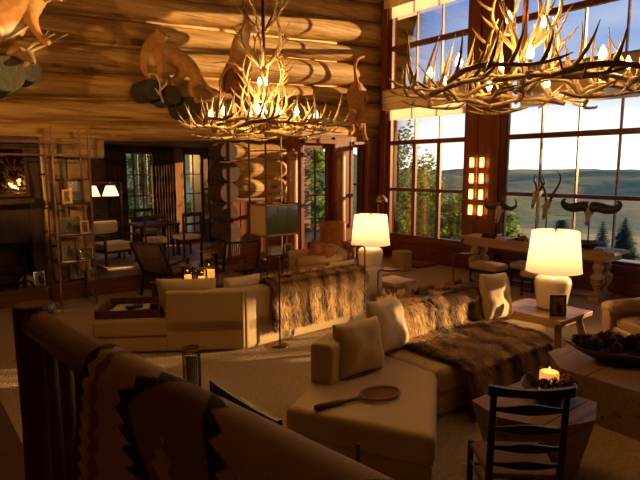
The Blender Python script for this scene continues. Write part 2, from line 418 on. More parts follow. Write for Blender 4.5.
spruce('dark spruce seen low behind the white table lamp, outside the right window', 34, 14.8, -5, 4.2, 1.6)
spruce('broad dark spruce on the meadow behind the buffalo skull', 44, 17.5, -6.5, 5.2, 2.6)
spruce('tall unseen spruce added beyond the right window to block the evening sun', 25, -1.0, -3.5, 13, 2.0)  # unseen spruces from here to the sparse one are added to shape sunlight
spruce('tall unseen spruce added beside the first one to block the evening sun', 25.5, -3.2, -3.5, 13, 1.9)
spruce('tall bare-trunked unseen spruce added to let a low streak of sun through', 24, -4.3, -3.2, 13, 1.75, .50)
spruce('low broad unseen spruce added under the bare-trunked one to trim the sun streak', 24.5, -4.4, -3.2, 6.05, 3.4)
spruce('shorter sparse unseen spruce added to dapple the evening sun', 27, -8.6, -3.8, 8.2, 1.0)
spruce('small spruce on the meadow at the right edge of the right window', 50, 14.6, -7.5, 5.6, 2.4)
spruce('dark spruce on the slope behind the slim lyre-horned skull', 46, 23.5, -6.8, 5.6, 2.8)

# ---------------------------------------------------------------- room shell
XW, YW = 9.9, 9.85     # inner faces of the window wall and of the log wall
CEIL = 7.6
m = MB(); m.box(-3, XW+.3, -3, 9.66, -.3, 0); struct(m.obj('floor', M_carpet))
m = MB(); m.box(-3.2, XW+.4, -3.2, 15.2, CEIL, CEIL+.2); struct(m.obj('ceiling', M_plank))
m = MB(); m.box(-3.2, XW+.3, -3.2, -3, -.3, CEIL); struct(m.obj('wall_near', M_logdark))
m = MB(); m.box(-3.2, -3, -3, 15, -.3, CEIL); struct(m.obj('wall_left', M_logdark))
# raised wooden platform along the log wall and the floor of the far room
m = MB(); m.box(-3, XW+.3, 9.66, 15.2, -.3, .28); m.box(-3, 8.2, 9.60, 9.9, .24, .30); struct(m.obj('floor_raised', M_floor))

# far log wall: horizontal logs, each with its own taper and waviness
def log(m, x0, x1, y, za, zb, r_a, r_b, seed, n=22, lo=1.5, hi=9.5, ends=False):
    step = .22; k = max(2, int((x1-x0)/step)); pts = []; vs = []; fs = []
    for i in range(k+1):
        x = x0+(x1-x0)*i/k; f = (x-lo)/(hi-lo); z = za+(zb-za)*f; r = r_a+(r_b-r_a)*f
        if ends and i in (0, k): r *= .86
        for q in range(n):
            t = 2*PI*q/n; w = 1+.16*noise.noise(V((x*.55, seed*3.1, 0)))+.05*noise.noise(V((x*1.6, math.cos(t)*1.5+seed, math.sin(t)*1.5)))+.02*noise.noise(V((x*6, math.cos(t)*4+seed, math.sin(t)*4)))
            vs.append((x, y-math.cos(t)*r*w*.95, z+math.sin(t)*r*w))
    for i in range(k):
        for q in range(n): q2 = (q+1) % n; fs.append((i*n+q, i*n+q2, (i+1)*n+q2, (i+1)*n+q))
    fs.append(tuple(range(n))); fs.append(tuple(k*n+q for q in reversed(range(n))))
    m.add(vs, fs)
BND = [(2.62, 2.93), (2.95, 3.27), (3.36, 3.80), (3.78, 4.22), (4.30, 4.76), (4.72, 5.22), (5.2, 5.76), (5.75, 6.25), (6.25, 6.8), (6.8, 7.3), (7.3, 7.8)]
m = MB()
for i in range(len(BND)-1):
    (a0, a1), (b0, b1) = BND[i], BND[i+1]
    k_ = (.86, 1.04) if i % 2 else (1.02, .88); ra, rb = (b0-a0)/2*k_[0], (b1-a1)/2*k_[1]
    log(m, -3, XW+.15, YW+.28, (a0+b0)/2, (a1+b1)/2, ra, rb, i+1)
m.box(-3, XW+.3, YW+.27, YW+.36, 2.85, CEIL)
struct(m.obj('wall_back', M_log, smooth=True))
# stub of log wall right of the opening (rounded log ends face the opening)
m = MB()
zs = [.28, .72, 1.14, 1.56, 1.98, 2.36, 2.72]
for i in range(3, 6):
    off = [0, 0, 0, .12, .10, -.30][i]; r = (zs[i+1]-zs[i])/2*1.06
    log(m, 5.62+off, 7.15, YW+.24, (zs[i]+zs[i+1])/2, (zs[i]+zs[i+1])/2+.04, r, r, 20+i, ends=True)
struct(m.obj('wall_back_right', M_log, smooth=True))
m = MB(); m.box(5.6, 7.12, YW+.04, YW+.4, .28, 1.52)  # dark red panel puts the shade on the lower stub logs into colour
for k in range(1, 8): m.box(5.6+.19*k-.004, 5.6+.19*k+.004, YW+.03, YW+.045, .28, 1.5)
struct(m.obj('wall_back_shade_panel', M_trim))
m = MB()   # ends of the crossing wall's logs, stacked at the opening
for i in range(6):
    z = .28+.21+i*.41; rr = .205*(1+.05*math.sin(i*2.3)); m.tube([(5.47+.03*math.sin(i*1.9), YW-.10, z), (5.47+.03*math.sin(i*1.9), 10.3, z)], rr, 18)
struct(m.obj('wall_crossing', wood('shaded_log_end', (.075, .035, .016), (.03, .015, .008), 'x', rough=.85), bevel=.01))  # near-black log ends carry shade and backlight in their colour
# stub left of the opening, beside the fireplace: squared stones with rounded corbel on top
m = MB()
for i, (z0, z1, xe) in enumerate([(.28, .7, 2.72), (.7, 1.16, 2.78), (1.16, 1.62, 2.70), (1.62, 2.02, 2.80), (2.02, 2.38, 2.76), (2.38, 2.72, 3.05)]):
    x = 1.95
    for w in ((.46, 1), (.34, 1))[i % 2]:
        x2 = min(xe, x+w)
        if x2 > x+.05: m.rbox(((x+x2)/2, YW+.22, (z0+z1)/2), ((x2-x)/2-.004, .27, (z1-z0)/2-.004), .045)
        x = x2
struct(m.obj('wall_back_stone', M_block2, smooth=True))
# fireplace mass at the left
m = MB()
m.box(-3, .2, YW-.05, YW+.5, .28, 2.72); m.box(1.80, 1.98, YW-.08, YW+.5, .28, 2.72); m.box(.2, 1.8, YW-.05, YW+.5, 1.02, 2.72); m.box(.2, 1.8, YW+.45, YW+.6, .28, 1.02)
fp = m.obj('wall_fireplace', M_stone, bevel=.01); struct(fp)
# wall with the glazed door and the narrow window, right part of the log wall
m = MB()
m.box(7.12, 7.38, YW+.02, YW+.4, .28, 2.95); m.box(8.36, 8.91, YW+.02, YW+.4, .28, 2.95); m.box(9.41, XW+.3, YW+.02, YW+.4, .28, 2.95)
m.box(8.91, 9.41, YW+.02, YW+.4, .28, .85); m.box(7.38, 9.41, YW+.06, YW+.4, 2.78, 2.98)
struct(m.obj('wall_back_panel', M_trim, bevel=.008))
def round_post(label, x, y, r, z0, z1):
    m = MB(); vs = []
    n = 16; k = 14
    for i in range(k+1):
        z = z0+(z1-z0)*i/k
        for q in range(n):
            t = 2*PI*q/n; w = 1+.07*noise.noise(V((math.cos(t)+x, math.sin(t), z*.8)))
            vs.append((x+math.cos(t)*r*w, y+math.sin(t)*r*w, z))
    fs = [(i*n+q, i*n+(q+1) % n, (i+1)*n+(q+1) % n, (i+1)*n+q) for i in range(k) for q in range(n)]
    m.add(vs, fs); m.f.append(tuple(range(n))); m.f.append(tuple(k*n+q for q in reversed(range(n))))
    o = m.obj('log_post', M_post, smooth=True); return tag(o, label, 'post')
round_post('peeled log post with gnarled surface left of the glazed door', 7.02, YW-.12, .125, .3, 2.6)
round_post('peeled log post between the glazed door and the narrow window', 8.42, YW-.115, .125, .3, 2.6)

def framed_glass(name, x0, x1, z0, z1, y, cols, rows, fw=.06, mw=.025, mt=None, kind='window', th=.06, bottom=None):
    """a glazed frame in a wall of constant y"""
    mt = mt or M_trim
    f = MB(); bt = bottom or fw
    f.box(x0, x1, y-th/2, y+th/2, z1-fw, z1); f.box(x0, x1, y-th/2, y+th/2, z0, z0+bt)
    f.box(x0, x0+fw, y-th/2, y+th/2, z0+bt, z1-fw); f.box(x1-fw, x1, y-th/2, y+th/2, z0+bt, z1-fw)
    o = struct(f.obj(name, mt, bevel=.004))
    g = MB()
    for i in range(1, cols): x = x0+fw+(x1-x0-2*fw)*i/cols; g.box(x-mw/2, x+mw/2, y-.02, y+.02, z0+bt, z1-fw)
    for i in range(1, rows): z = z0+bt+(z1-z0-fw-bt)*i/rows; g.box(x0+fw, x1-fw, y-.018, y+.018, z-mw/2, z+mw/2)
    if g.v: g.obj('muntins', mt, o)
    p = MB(); p.add([(x0+fw, y, z0+bt), (x1-fw, y, z0+bt), (x1-fw, y, z1-fw), (x0+fw, y, z1-fw)], [(0, 1, 2, 3)]); p.obj('pane', M_glass, o)
    return o
d = framed_glass('door_1', 7.40, 8.34, .30, 2.78, YW+.16, 2, 4, .11, .03, M_trim, bottom=.2)
MB().tube([(7.47, YW+.12, 1.28), (7.47, YW+.05, 1.28), (7.58, YW+.05, 1.28)], .012, 8).box(7.44, 7.50, YW+.105, YW+.13, 1.18, 1.38).obj('door_handle', M_silver, d)
m = MB(); m.box(7.31, 7.40, YW-.04, YW+.1, .3, 2.86); m.box(8.34, 8.42, YW+.0, YW+.1, .3, 2.86); m.box(7.31, 8.42, YW-.04, YW+.1, 2.78, 2.88); struct(m.obj('trim_1', M_trim, bevel=.006))
w = framed_glass('window_3', 8.93, 9.39, .86, 2.78, YW+.16, 1, 2, .06, .05)
m = MB(); m.box(8.85, 8.93, YW-.0, YW+.1, .8, 2.86); m.box(9.39, 9.47, YW-.03, YW+.1, .8, 2.86); m.box(8.93, 9.39, YW-.03, YW+.1, 2.78, 2.86); m.box(8.78, 9.5, YW-.06, YW+.1, .78, .86); struct(m.obj('trim_2', M_trim, bevel=.006))

# window wall -----------------------------------------------------
WIN_L = (7.33, 9.53); WIN_R = (0.55, 6.33)
m = MB()
m.box(XW+.02, XW+.3, -3, YW+.6, -.3, .52)
m.box(XW+.02, XW+.3, 9.60, YW+.6, .52, CEIL); m.box(XW-.02, XW+.3, 6.42, 7.24, .52, CEIL); m.box(XW+.02, XW+.3, -3, .46, .52, CEIL)
m.box(XW+.02, XW+.3, .46, 6.42, 7.2, CEIL); m.box(XW+.02, XW+.3, 7.24, 9.6, 7.2, CEIL)
struct(m.obj('wall_right', M_trim, bevel=.006))
m = MB()  # pilasters of the pillar, panelling rail, sill and baseboard
for y0, y1 in ((6.44, 6.66), (6.98, 7.22)): m.box(XW-.07, XW, y0, y1, .1, CEIL)
m.box(XW-.12, XW+.02, 9.62, 9.80, .1, CEIL)
struct(m.obj('trim_3', M_trim, bevel=.01))
m = MB(); m.box(XW-.10, XW+.02, -2.9, 9.62, .44, .54); m.box(XW-.04, XW+.02, -2.9, 9.62, .28, .33); struct(m.obj('trim_4', M_trimy, bevel=.01))
m = MB(); m.box(XW-.03, XW+.02, -2.9, 9.62, 0, .16); struct(m.obj('baseboard_right', M_trimy, bevel=.008))
def big_window(name, y0, y1, cols, ys=None):
    x0, x1 = XW+.03, XW+.12
    f = MB(); zt = 7.2
    f.box(x0-.05, x1, y0-.10, y0, .52, zt); f.box(x0-.05, x1, y1, y1+.09, .52, zt)
    f.box(x0-.03, x1, y0, y1, .52, .60)
    for z, h in ((1.70, .075), (2.84, .10), (5.10, .11)): f.box(x0-.03, x1, y0, y1, z-h/2, z+h/2)
    f.box(x0-.03, x1, y0, y1, 7.1, 7.2)
    o = struct(f.obj(name, M_trimy, bevel=.006))
    g = MB(); h = MB()
    for i in range(1, cols):
        y = ys[i-1] if ys else y0+(y1-y0)*i/cols
        wd = .05 if name == 'window_1' else .018
        h.box(x0, x1-.02, y-wd, y+wd, .60, 1.66) if name == 'window_1' else g.box(x0+.01, x1-.02, y-.014, y+.014, .60, 1.66)
        if name == 'window_1': h.box(x0, x1-.02, y-wd, y+wd, 1.74, 2.79)
        else: g.box(x0+.01, x1-.02, y-.014, y+.014, 1.74, 2.79)
        g.box(x0+.01, x1-.02, y-.014, y+.014, 2.89, 5.05); g.box(x0+.01, x1-.02, y-.014, y+.014, 5.15, 7.1)
    g.obj('muntins', mat('muntin_metal', (.32, .20, .13), .4, metal=.3), o)
    if h.v: h.obj('sash_bars', M_trim, o)
    p = MB(); xg = x0+.04
    for z0, z1 in ((.60, 1.66), (1.74, 2.79), (2.89, 5.05), (5.15, 7.1)):
        p.add([(xg, y0, z0), (xg, y1, z0), (xg, y1, z1), (xg, y0, z1)], [(0, 1, 2, 3)])
    p.obj('panes', M_glass, o)
    return o
big_window('window_1', WIN_L[0], WIN_L[1], 3)
big_window('window_2', WIN_R[0], WIN_R[1], 8, [4.15+.72*(i-4) for i in range(1, 8)][:7])
def roman(label, y0, y1, z0, z1):
    t = thing('window_shade', label, 'window shade', (XW, (y0+y1)/2, z0))
    b = MB(); hh = z1-z0; L = y1-y0
    for i in range(3): b.rbox((-.10-.012*i, 0, hh*(.30+.28*i)), (.045, L/2, hh*.17), .03)
    b.obj('folded_cloth', M_blind, t, smooth=True)
    MB().box(-.035, -.025, -L/2+.03, L/2-.03, -.16, hh*.3).obj('lining', M_blind2, t)
    MB().box(-.16, -.02, -L/2, L/2, hh*.97, hh*1.05).obj('head_rail', M_trimy, t)
roman('folded cream cloth shade half way up the left window', 7.28, 9.72, 3.55, 4.1)
roman('cream cloth shade at the top of the left window', 7.28, 9.72, 5.95, 6.55)
roman('long cream cloth shade crossing the right window behind the nearer chandelier', .5, 6.05, 3.55, 4.1)
roman('cream cloth shade high on the right window, above the picture', .5, 6.05, 5.95, 6.55)

# far room ---------------------------------------------------------
YF = 13.2
m = MB()
m.box(-3, 4.50, YF, YF+.2, .28, CEIL); m.box(5.50, 6.08, YF, YF+.2, .28, CEIL); m.box(6.62, XW+.3, YF, YF+.2, .28, CEIL)
m.box(4.50, 5.50, YF, YF+.2, .28, .98); m.box(4.5, 6.62, YF, YF+.2, 2.62, CEIL); m.box(6.08, 6.62, YF, YF+.2, .28, .5)
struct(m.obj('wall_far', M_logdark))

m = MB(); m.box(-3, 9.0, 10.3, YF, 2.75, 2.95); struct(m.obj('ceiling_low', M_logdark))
framed_glass('window_4', 4.50, 5.50, .98, 2.62, YF+.08, 4, 3, .05, .03, M_logdark)
framed_glass('window_5', 6.08, 6.62, .5, 2.62, YF+.08, 2, 4, .05, .03, M_trim)
MB()
o = MB().box(5.72, 5.98, YF-.13, YF-.005, .28, 2.75).obj('timber_post', M_post, bevel=.01); tag(o, 'orange-lit square timber post between the curtains of the far room', 'post')
def curtain(label, x0, x1, y, z0, z1):
    m = MB(); n = 40; rows = 16; vs = []; m.cur = None
    cols = []
    for j in range(rows*3+1):
        z = z0+(z1-z0)*j/(rows*3)
        for i in range(n+1):
            x = x0+(x1-x0)*i/n; vs.append((x, y+.045*math.sin(i*1.25)+.01*math.sin(j*.4+i), z))
            a = .45 if (j % 8) < 3 else 1; b = .5 if (i % 10) < 3 else 1
            k = a*b; cols.append((.10*k+.03, .055*k+.015, .04*k+.012))
    m.v = vs; m.c = cols
    for j in range(rows*3):
        for i in range(n): a = j*(n+1)+i; m.f.append((a, a+1, a+n+2, a+n+1))
    o = m.obj('curtain', vcol_mat('plaid_curtain_wool', .9), smooth=True); s = o.modifiers.new('thick', 'SOLIDIFY'); s.thickness = .006
    tag(o, label, 'curtain')
curtain('dark plaid curtain left of the orange timber post in the far room', 5.15, 5.72, YF-.22, .3, 2.7)
curtain('dark plaid curtain at the right of the far room, beside the narrow lit window', 6.60, 6.92, YF-.3, .3, 2.7)
curtain('dark plaid curtain at the left of the far window, behind the twin-shade lamp', 4.05, 4.5, YF-.22, .3, 2.7)
# a balcony-like row of outside posts of the building, seen through the far windows
m = MB()
for x in (5.02, 5.42, 5.68, 5.98): m.tube([(x, YF+1.6, -.5), (x, YF+1.6, 4.2)], .045, 8)
m.box(7.02, 7.5, YF+1.55, YF+1.68, .2, 4.2); m.box(4.8, 7.6, YF+1.15, YF+1.25, 3.05, 3.2)
o = m.obj('porch_posts', mat('sun_tinted_porch_post', (.55, .48, .28), .7)); o['kind'] = 'structure'  # pale yellow puts sunlight into the colour of posts and board
m = MB(); m.box(3, 12, YF+1.5, YF+3, -.5, .28); o = m.obj('porch_deck', M_plank); o['kind'] = 'structure'
t = thing('added_lantern', 'added porch lantern brightening the board outside the narrow far window', 'lantern', (6.55, YF+1.2, 2.3))  # lantern added out of view to brighten the board outside
MB().box(-.07, .07, -.07, .07, .28, .31).box(-.07, .07, -.07, .07, 0, .02).obj('cap', M_black, t)
m = MB()
for sx in (-1, 1):
    for sy in (-1, 1): m.box(sx*.06-.006, sx*.06+.006, sy*.06-.006, sy*.06+.006, .02, .28)
m.obj('cage', M_black, t); MB().tube([(0, 0, .31), (0, 0, .75)], .006, 6).obj('hanger', M_black, t)
MB().lathe([(.01, .03), (.03, .08), (.02, .15), (0, .18)], n=12).obj('bulb', M_flame, t, smooth=True); lamp('added_porch_light', (0, 0, .2), 70, (1, .62, .26), t, .04)
for i, (x, y) in enumerate([(4.6, 18.2), (7.2, 18.4), (9.9, 18.4), (11.6, 15.2)]):
    leafy('leafy_bush', ['green bush behind the left panes of the far room window', 'green bush behind the right panes of the far room window', 'green bush outside the narrow window of the far room', 'green tree seen through the glazed door'][i], x, y, -.8, 4.6, 1.1, 4500, None, 1.4)

# ---------------------------------------------------------------- fireplace dressing
o = MB().rbox((.55, YW-.16, 1.70), (1.28, .20, .05), .02).obj('mantel_shelf', M_walnut, smooth=True); tag(o, 'thick dark wooden mantel shelf over the fireplace', 'mantel')
t = thing('wall_mirror', 'dark framed mirror above the fireplace reflecting the antler chandeliers', 'mirror', (.98, YW-.19, 1.76), math.radians(4.2)); t.rotation_euler = (-.115, 0, math.radians(4.2))
m = MB(); m.box(-.85, .83, -.03, .0, 0, .05); m.box(-.85, .83, -.03, .0, .76, .82); m.box(-.85, -.80, -.03, 0, .05, .76); m.box(.78, .83, -.03, 0, .05, .76); m.obj('frame', M_walnut, t, bevel=.006)
MB().box(-.80, .78, -.012, -.002, .05, .76).obj('mirror_glass', mat('smoked_mirror', (.26, .22, .14), .02, metal=1), t)
def andiron(x, label):
    t = thing('andiron', label, 'andiron', (x, YW-.28, .30), 0, 'andirons')
    m = MB(); m.tube([(0, 0, .03), (0, 0, .18), (.02, 0, .30), (0, 0, .44)], [.03, .02, .025, .015], 10); m.ell((0, 0, .47), (.04, .04, .045)); m.obj('stem', M_iron, t, smooth=True)
    m = MB(); m.tube([(-.14, 0, 0), (-.08, 0, .1), (0, 0, .13), (.08, 0, .1), (.14, 0, 0)], .018, 8); m.tube([(0, 0, .12), (0, .35, .12), (0, .36, 0)], .015, 8); m.obj('foot', M_iron, t, smooth=True)
andiron(1.15, 'black iron andiron at the left of the fireplace opening'); andiron(1.62, 'black iron andiron nearest the framed photos on the hearth')
def firelog(x0, x1, y, z, r, label):
    t = MB(); t.tube([(x0, y, z), ((x0+x1)/2, y+.02, z+.02), (x1, y-.03, z)], [r, r*1.08, r*.95], 12)
    o = t.obj('firewood_log', mat('charred_bark', (.05, .035, .025), .9, bump=.8, bscale=14)); tag(o, label, 'firewood', 'split logs in the fireplace')
firelog(.7, 1.72, YW+.1, .38, .085, 'dark round log at the bottom front of the fireplace'); firelog(.75, 1.7, YW+.26, .38, .08, 'dark round log at the bottom back of the fireplace'); firelog(.72, 1.74, YW+.17, .53, .085, 'charred log lying on top of the stack in the fireplace')
o = MB().prism([(-.14, 0), (.14, 0), (.15, .06), (.08, .17), (-.06, .19), (-.15, .09)], 0, .04)
o.v = [(x, z, y) for x, y, z in o.v]; o = o.obj('shell_dish', M_bone, bevel=.01); o.location = (1.68, YW-.16, .30); tag(o, 'pale rounded stone slab leaning beside the fireplace', 'stone')
# tall pale tusk-like horn
t = thing('tusk', 'tall pale tusk on a thin mount standing beside the fireplace', 'tusk', (1.99, YW-.17, .30))
pts = [(.10*math.sin(k/12*PI*.5), 0, k/12*2.25) for k in range(13)]
m = MB(); m.tube([(.16-p[0]*1.5, 0, p[2]+.02) for p in pts], [.052-.0028*k for k in range(12)]+[.004], 14); m.obj('tusk_body', mat('old_ivory', (.80, .58, .26), .35, col2=(.70, .48, .20), vscale=3), t, smooth=True)
for z in (.02, .62, 1.25, 1.8): MB().lathe([(.058, 0), (.058, .03)], (.16-.15*math.sin(z/2.25*PI*.5), 0, z), 14).obj('collar', M_iron, t)

def picture(parent, w, h, fw, mt, ph, d=.02, c=None):
    """frame pieces standing up in the local xz plane, facing -y"""
    m = MB(); m.box(-w/2, w/2, -d/2, d/2, 0, fw); m.box(-w/2, w/2, -d/2, d/2, h-fw, h); m.box(-w/2, -w/2+fw, -d/2, d/2, fw, h-fw); m.box(w/2-fw, w/2, -d/2, d/2, fw, h-fw)
    f = m.obj('frame', mt, parent, bevel=.003)
    b = MB(); b.box(-w/2+fw, w/2-fw, -d/4, d/4, fw, h-fw); b.obj('photo_paper', ph, parent)
    b = MB(); u = w-2*fw; v = h-2*fw
    b.ell((0, -d/4-.001, fw+v*.62), (u*.12, .001, v*.12)); b.ell((0.01, -d/4-.001, fw+v*.3), (u*.24, .001, v*.26)); b.ell((u*.25, -d/4-.001, fw+v*.45), (u*.1, .001, v*.1)); b.ell((u*.26, -d/4-.001, fw+v*.2), (u*.15, .001, v*.2))
    b.obj('photo_figures', c or mat('photo_figure_tone', (.16, .12, .12), .5), parent)
    b = MB(); b.add([(-w/2+fw, -d/2+.001, fw), (w/2-fw, -d/2+.001, fw), (w/2-fw, -d/2+.001, h-fw), (-w/2+fw, -d/2+.001, h-fw)], [(0, 1, 2, 3)]); b.obj('glass', M_glass, parent)
    s = MB(); s.bar((0, d/2, h*.7), (0, d/2+h*.35, .0), .04, .006); s.obj('easel_back', M_black, parent)
def photo(label, x, y, z, w, h, fw, mt, tone=(.45, .38, .30), rz=0, tilt=-.12, grp=None, fig=None):
    t = thing('picture_frame', label, 'picture frame', (x, y, z), rz, grp)
    t.rotation_euler = (tilt, 0, rz)
    picture(t, w, h, fw, mt, mat('photo_%d' % (int(tone[0]*100)), tone, .5), c=fig)
    return t
M_gold = mat('gilt_frame', (.60, .36, .10), .35, metal=.6); M_sil = mat('mirror_bright_frame', (.75, .62, .42), .12, metal=1); M_wfr = mat('pale_frame', (.55, .45, .34), .5)
M_dkfr = mat('dark_frame', (.10, .045, .025), .4); M_blueshirt = mat('photo_grey_shirt', (.35, .38, .42), .6); M_redfig = mat('photo_red_figure', (.45, .06, .04), .6)

# ---------------------------------------------------------------- etageres
def etagere1():
    t = thing('etagere', 'slender bronze rod shelf unit with framed photographs beside the fireplace', 'shelf unit', (2.3, 9.28, 0))
    x0, x1, y0, y1 = -.27, .27, -.19, .30
    for x, y in ((x0, y0), (x1, y0), (x0, y1), (x1, y1)): MB().box(x-.013, x+.013, y-.013, y+.013, 0, 2.84).obj('upright', M_rod, t)
    m = MB()
    for z in (2.42, 2.62):
        for y in (y0, y1): MB().box(-1.9, x1+.03, y-.010, y+.010, z-.01, z+.01).obj('crossbar', M_rod, t)
    for z in (.10, .72, 1.15, 1.64, 2.42):
        for x in (x0, x1): MB().box(x-.01, x+.01, y0, y1, z-.012, z+.006).obj('crossbar', M_rod, t)
    for z in (.72, 1.15, 1.64): MB().box(x0, x1, y0, y1, z-.012, z+.008).obj('shelf', M_walnut, t)
etagere1()
photo('large dark-framed photo of a seated person on the top shelf of the rod unit', 2.40, 9.37, 1.65, .30, .40, .05, M_dkfr, (.52, .45, .38), 0, -.1, None, M_blueshirt)
photo('small gold-framed photo in front of the dark one on the top shelf', 2.24, 9.22, 1.65, .15, .23, .035, M_gold, (.40, .35, .30))
photo('wide glittering silver-framed photo on the middle shelf of the rod unit', 2.28, 9.33, 1.16, .34, .27, .03, M_sil, (.42, .42, .45))
photo('small pale-framed photo of a red-dressed figure on the middle shelf', 2.47, 9.18, 1.16, .13, .21, .02, M_wfr, (.30, .26, .22), 0, -.12, None, M_redfig)
photo('tall silver-framed portrait on the low shelf of the rod unit', 2.24, 9.30, .73, .25, .34, .028, M_sil, (.50, .42, .36))
photo('small wide silver frame beside the tall portrait on the low shelf', 2.46, 9.17, .73, .21, .19, .03, M_sil, (.38, .30, .20))
photo('upright black-framed photo leaning at the back of the hearth', 2.46, 9.78, .30, .27, .38, .025, M_black, (.60, .52, .44), .1)
photo('brown-framed photo low on the hearth behind the rod unit', 2.20, 9.72, .30, .20, .24, .02, M_dkfr, (.43, .36, .30), .1)
photo('small square frame at the right end of the hearth', 2.68, 9.72, .30, .18, .19, .018, M_wfr, (.33, .27, .2))
photo('silver-edged photo of a person standing on the hearth left of the rod unit', 1.86, 9.70, .30, .19, .23, .016, M_sil, (.56, .5, .44), .35)
photo('black box-like frame turned edgewise on the hearth near the andirons', 1.70, 9.76, .30, .14, .22, .02, M_black, (.2, .17, .14), -.5)

def etagere2():
    t = thing('etagere', 'bronze rod shelf unit with a green glass cabinet left of the glazed door', 'shelf unit', (6.03, 9.0, 0))
    x0, x1, y0, y1 = -.385, .385, -.31, .29
    for x, y in ((x0, y0), (x1, y0), (x0, y1), (x1, y1)): MB().box(x-.013, x+.013, y-.013, y+.013, 0, 2.86).obj('upright', M_silver if 0 else M_rod, t)
    m = MB()
    for z in (2.55, 2.84 if 0 else 2.38):
        for y in (y0, y1): MB().box(x0-.02, x1+.02, y-.009, y+.009, z-.01, z+.01).obj('crossbar', M_rod, t)
    for z in (.9, 1.52, 2.55):
        for x in (x0, x1): MB().box(x-.009, x+.009, y0, y1, z-.01, z+.01).obj('crossbar', M_rod, t)
    for y in (y0, y1): MB().box(x0, x1, y-.009, y+.009, .49, .51).obj('crossbar', M_rod, t)
    MB().box(x0, x1, y0, y1, .50, .52).obj('shelf', M_walnut, t)
    b = MB(); b.box(x0, x0+.02, y0+.01, y1, .92, 1.50); b.box(x1-.02, x1, y0+.01, y1, .92, 1.50); b.box(x0, x1, y0+.01, y1, 1.49, 1.515); b.box(x0, x1, y0+.01, y1, .90, .93); b.box(x0, x1, y1-.02, y1, .92, 1.5)
    b.obj('cabinet_case', mat('pale_cabinet_wood', (.50, .34, .17), .5), t)
    for i in range(3):
        xa = x0+.022+i*.243; MB().box(xa, xa+.236, y0, y0+.012, .935, 1.485).obj('glass_door', mat('green_lacquered_glass', (.10, .12, .055), .12, coat=.6), t)
etagere2()
def bookrow(name, items, origin, rz=0, mats=None, cat='book'):
    pass
def book(label, x, y, z, w, d, h, mt, rz=0, grp=None, upright=False):
    t = thing('book', label, 'book', (x, y, z), rz, grp)
    c = MB(); c.box(-w/2, w/2, -d/2, d/2, 0, h*.09 + .002); c.box(-w/2, w/2, -d/2, d/2, h*.91 - .002, h); c.box(-w/2, -w/2+.006, -d/2, d/2, 0, h); c.obj('cover', mt, t)
    MB().box(-w/2+.006, w/2-.008, -d/2+.006, d/2-.006, h*.09+.002, h*.91-.002).obj('pages', M_white, t)
    return t
B1 = mat('cover_olive', (.22, .22, .14), .5); B2 = mat('cover_black', (.02, .02, .022), .4); B3 = mat('cover_red', (.32, .06, .035), .5); B4 = mat('cover_cream', (.6, .52, .40), .5); B5 = mat('cover_grey', (.3, .28, .26), .5)
for i, (c, h) in enumerate(((B5, .045), (B1, .035), (B5, .05), (B1, .03))):
    book(['thick grey book at the bottom of the pile under the green cabinet', 'thin olive book second from the bottom under the green cabinet', 'thick grey book third in the pile under the green cabinet', 'olive book on top of the pile under the green cabinet'][i], 5.92, 8.86, .521+sum((.045, .035, .05, .03)[:i]), .30, .2, h, c, .05*i)
photo('small black and white photo card beside the books under the green cabinet', 6.24, 8.80, .521, .17, .19, .008, M_white, (.28, .27, .26))
# mounted skull with antlers above the cabinet and a hide-like plaque
def head_frame(parentloc): pass
t = thing('antler_skull', 'pale roe deer skull with antlers standing on the green glass cabinet', 'skull', (6.22, 8.95, 1.518))
m = MB(); m.ell((0, 0, .20), (.055, .06, .06)); m.tube([(0, -.02, .19), (0, -.07, .10), (0, -.10, .02)], [.05, .035, .018], 10); s = m.obj('skull', M_bone, t, smooth=True)
for sx in (-1, 1):
    m = MB(); m.tube([(sx*.03, .02, .24), (sx*.10, .03, .36), (sx*.12, 0, .5), (sx*.20, -.03, .62)], [.016, .014, .011, .004], 8); m.tube([(sx*.105, .02, .40), (sx*.16, -.06, .48)], [.010, .003], 6); m.tube([(sx*.12, 0, .5), (sx*.06, .04, .6)], [.009, .003], 6)
    m.obj('antler', M_antler, t, smooth=True)
MB().lathe([(.07, 0), (.07, .015), (.01, .02), (.01, .05)], (0, -.06, 0), 16).obj('stand', M_black, t)
t = thing('jar', 'small brown lidded pot on the left of the green glass cabinet', 'pot', (5.90, 8.95, 1.518))
MB().lathe([(.05, 0), (.095, .06), (.10, .13), (.07, .18), (.05, .19)], n=20).obj('body', M_orange, t, smooth=True); MB().lathe([(.055, .19), (.04, .215), (.0, .225)], n=20).obj('lid', M_walnut, t, smooth=True)

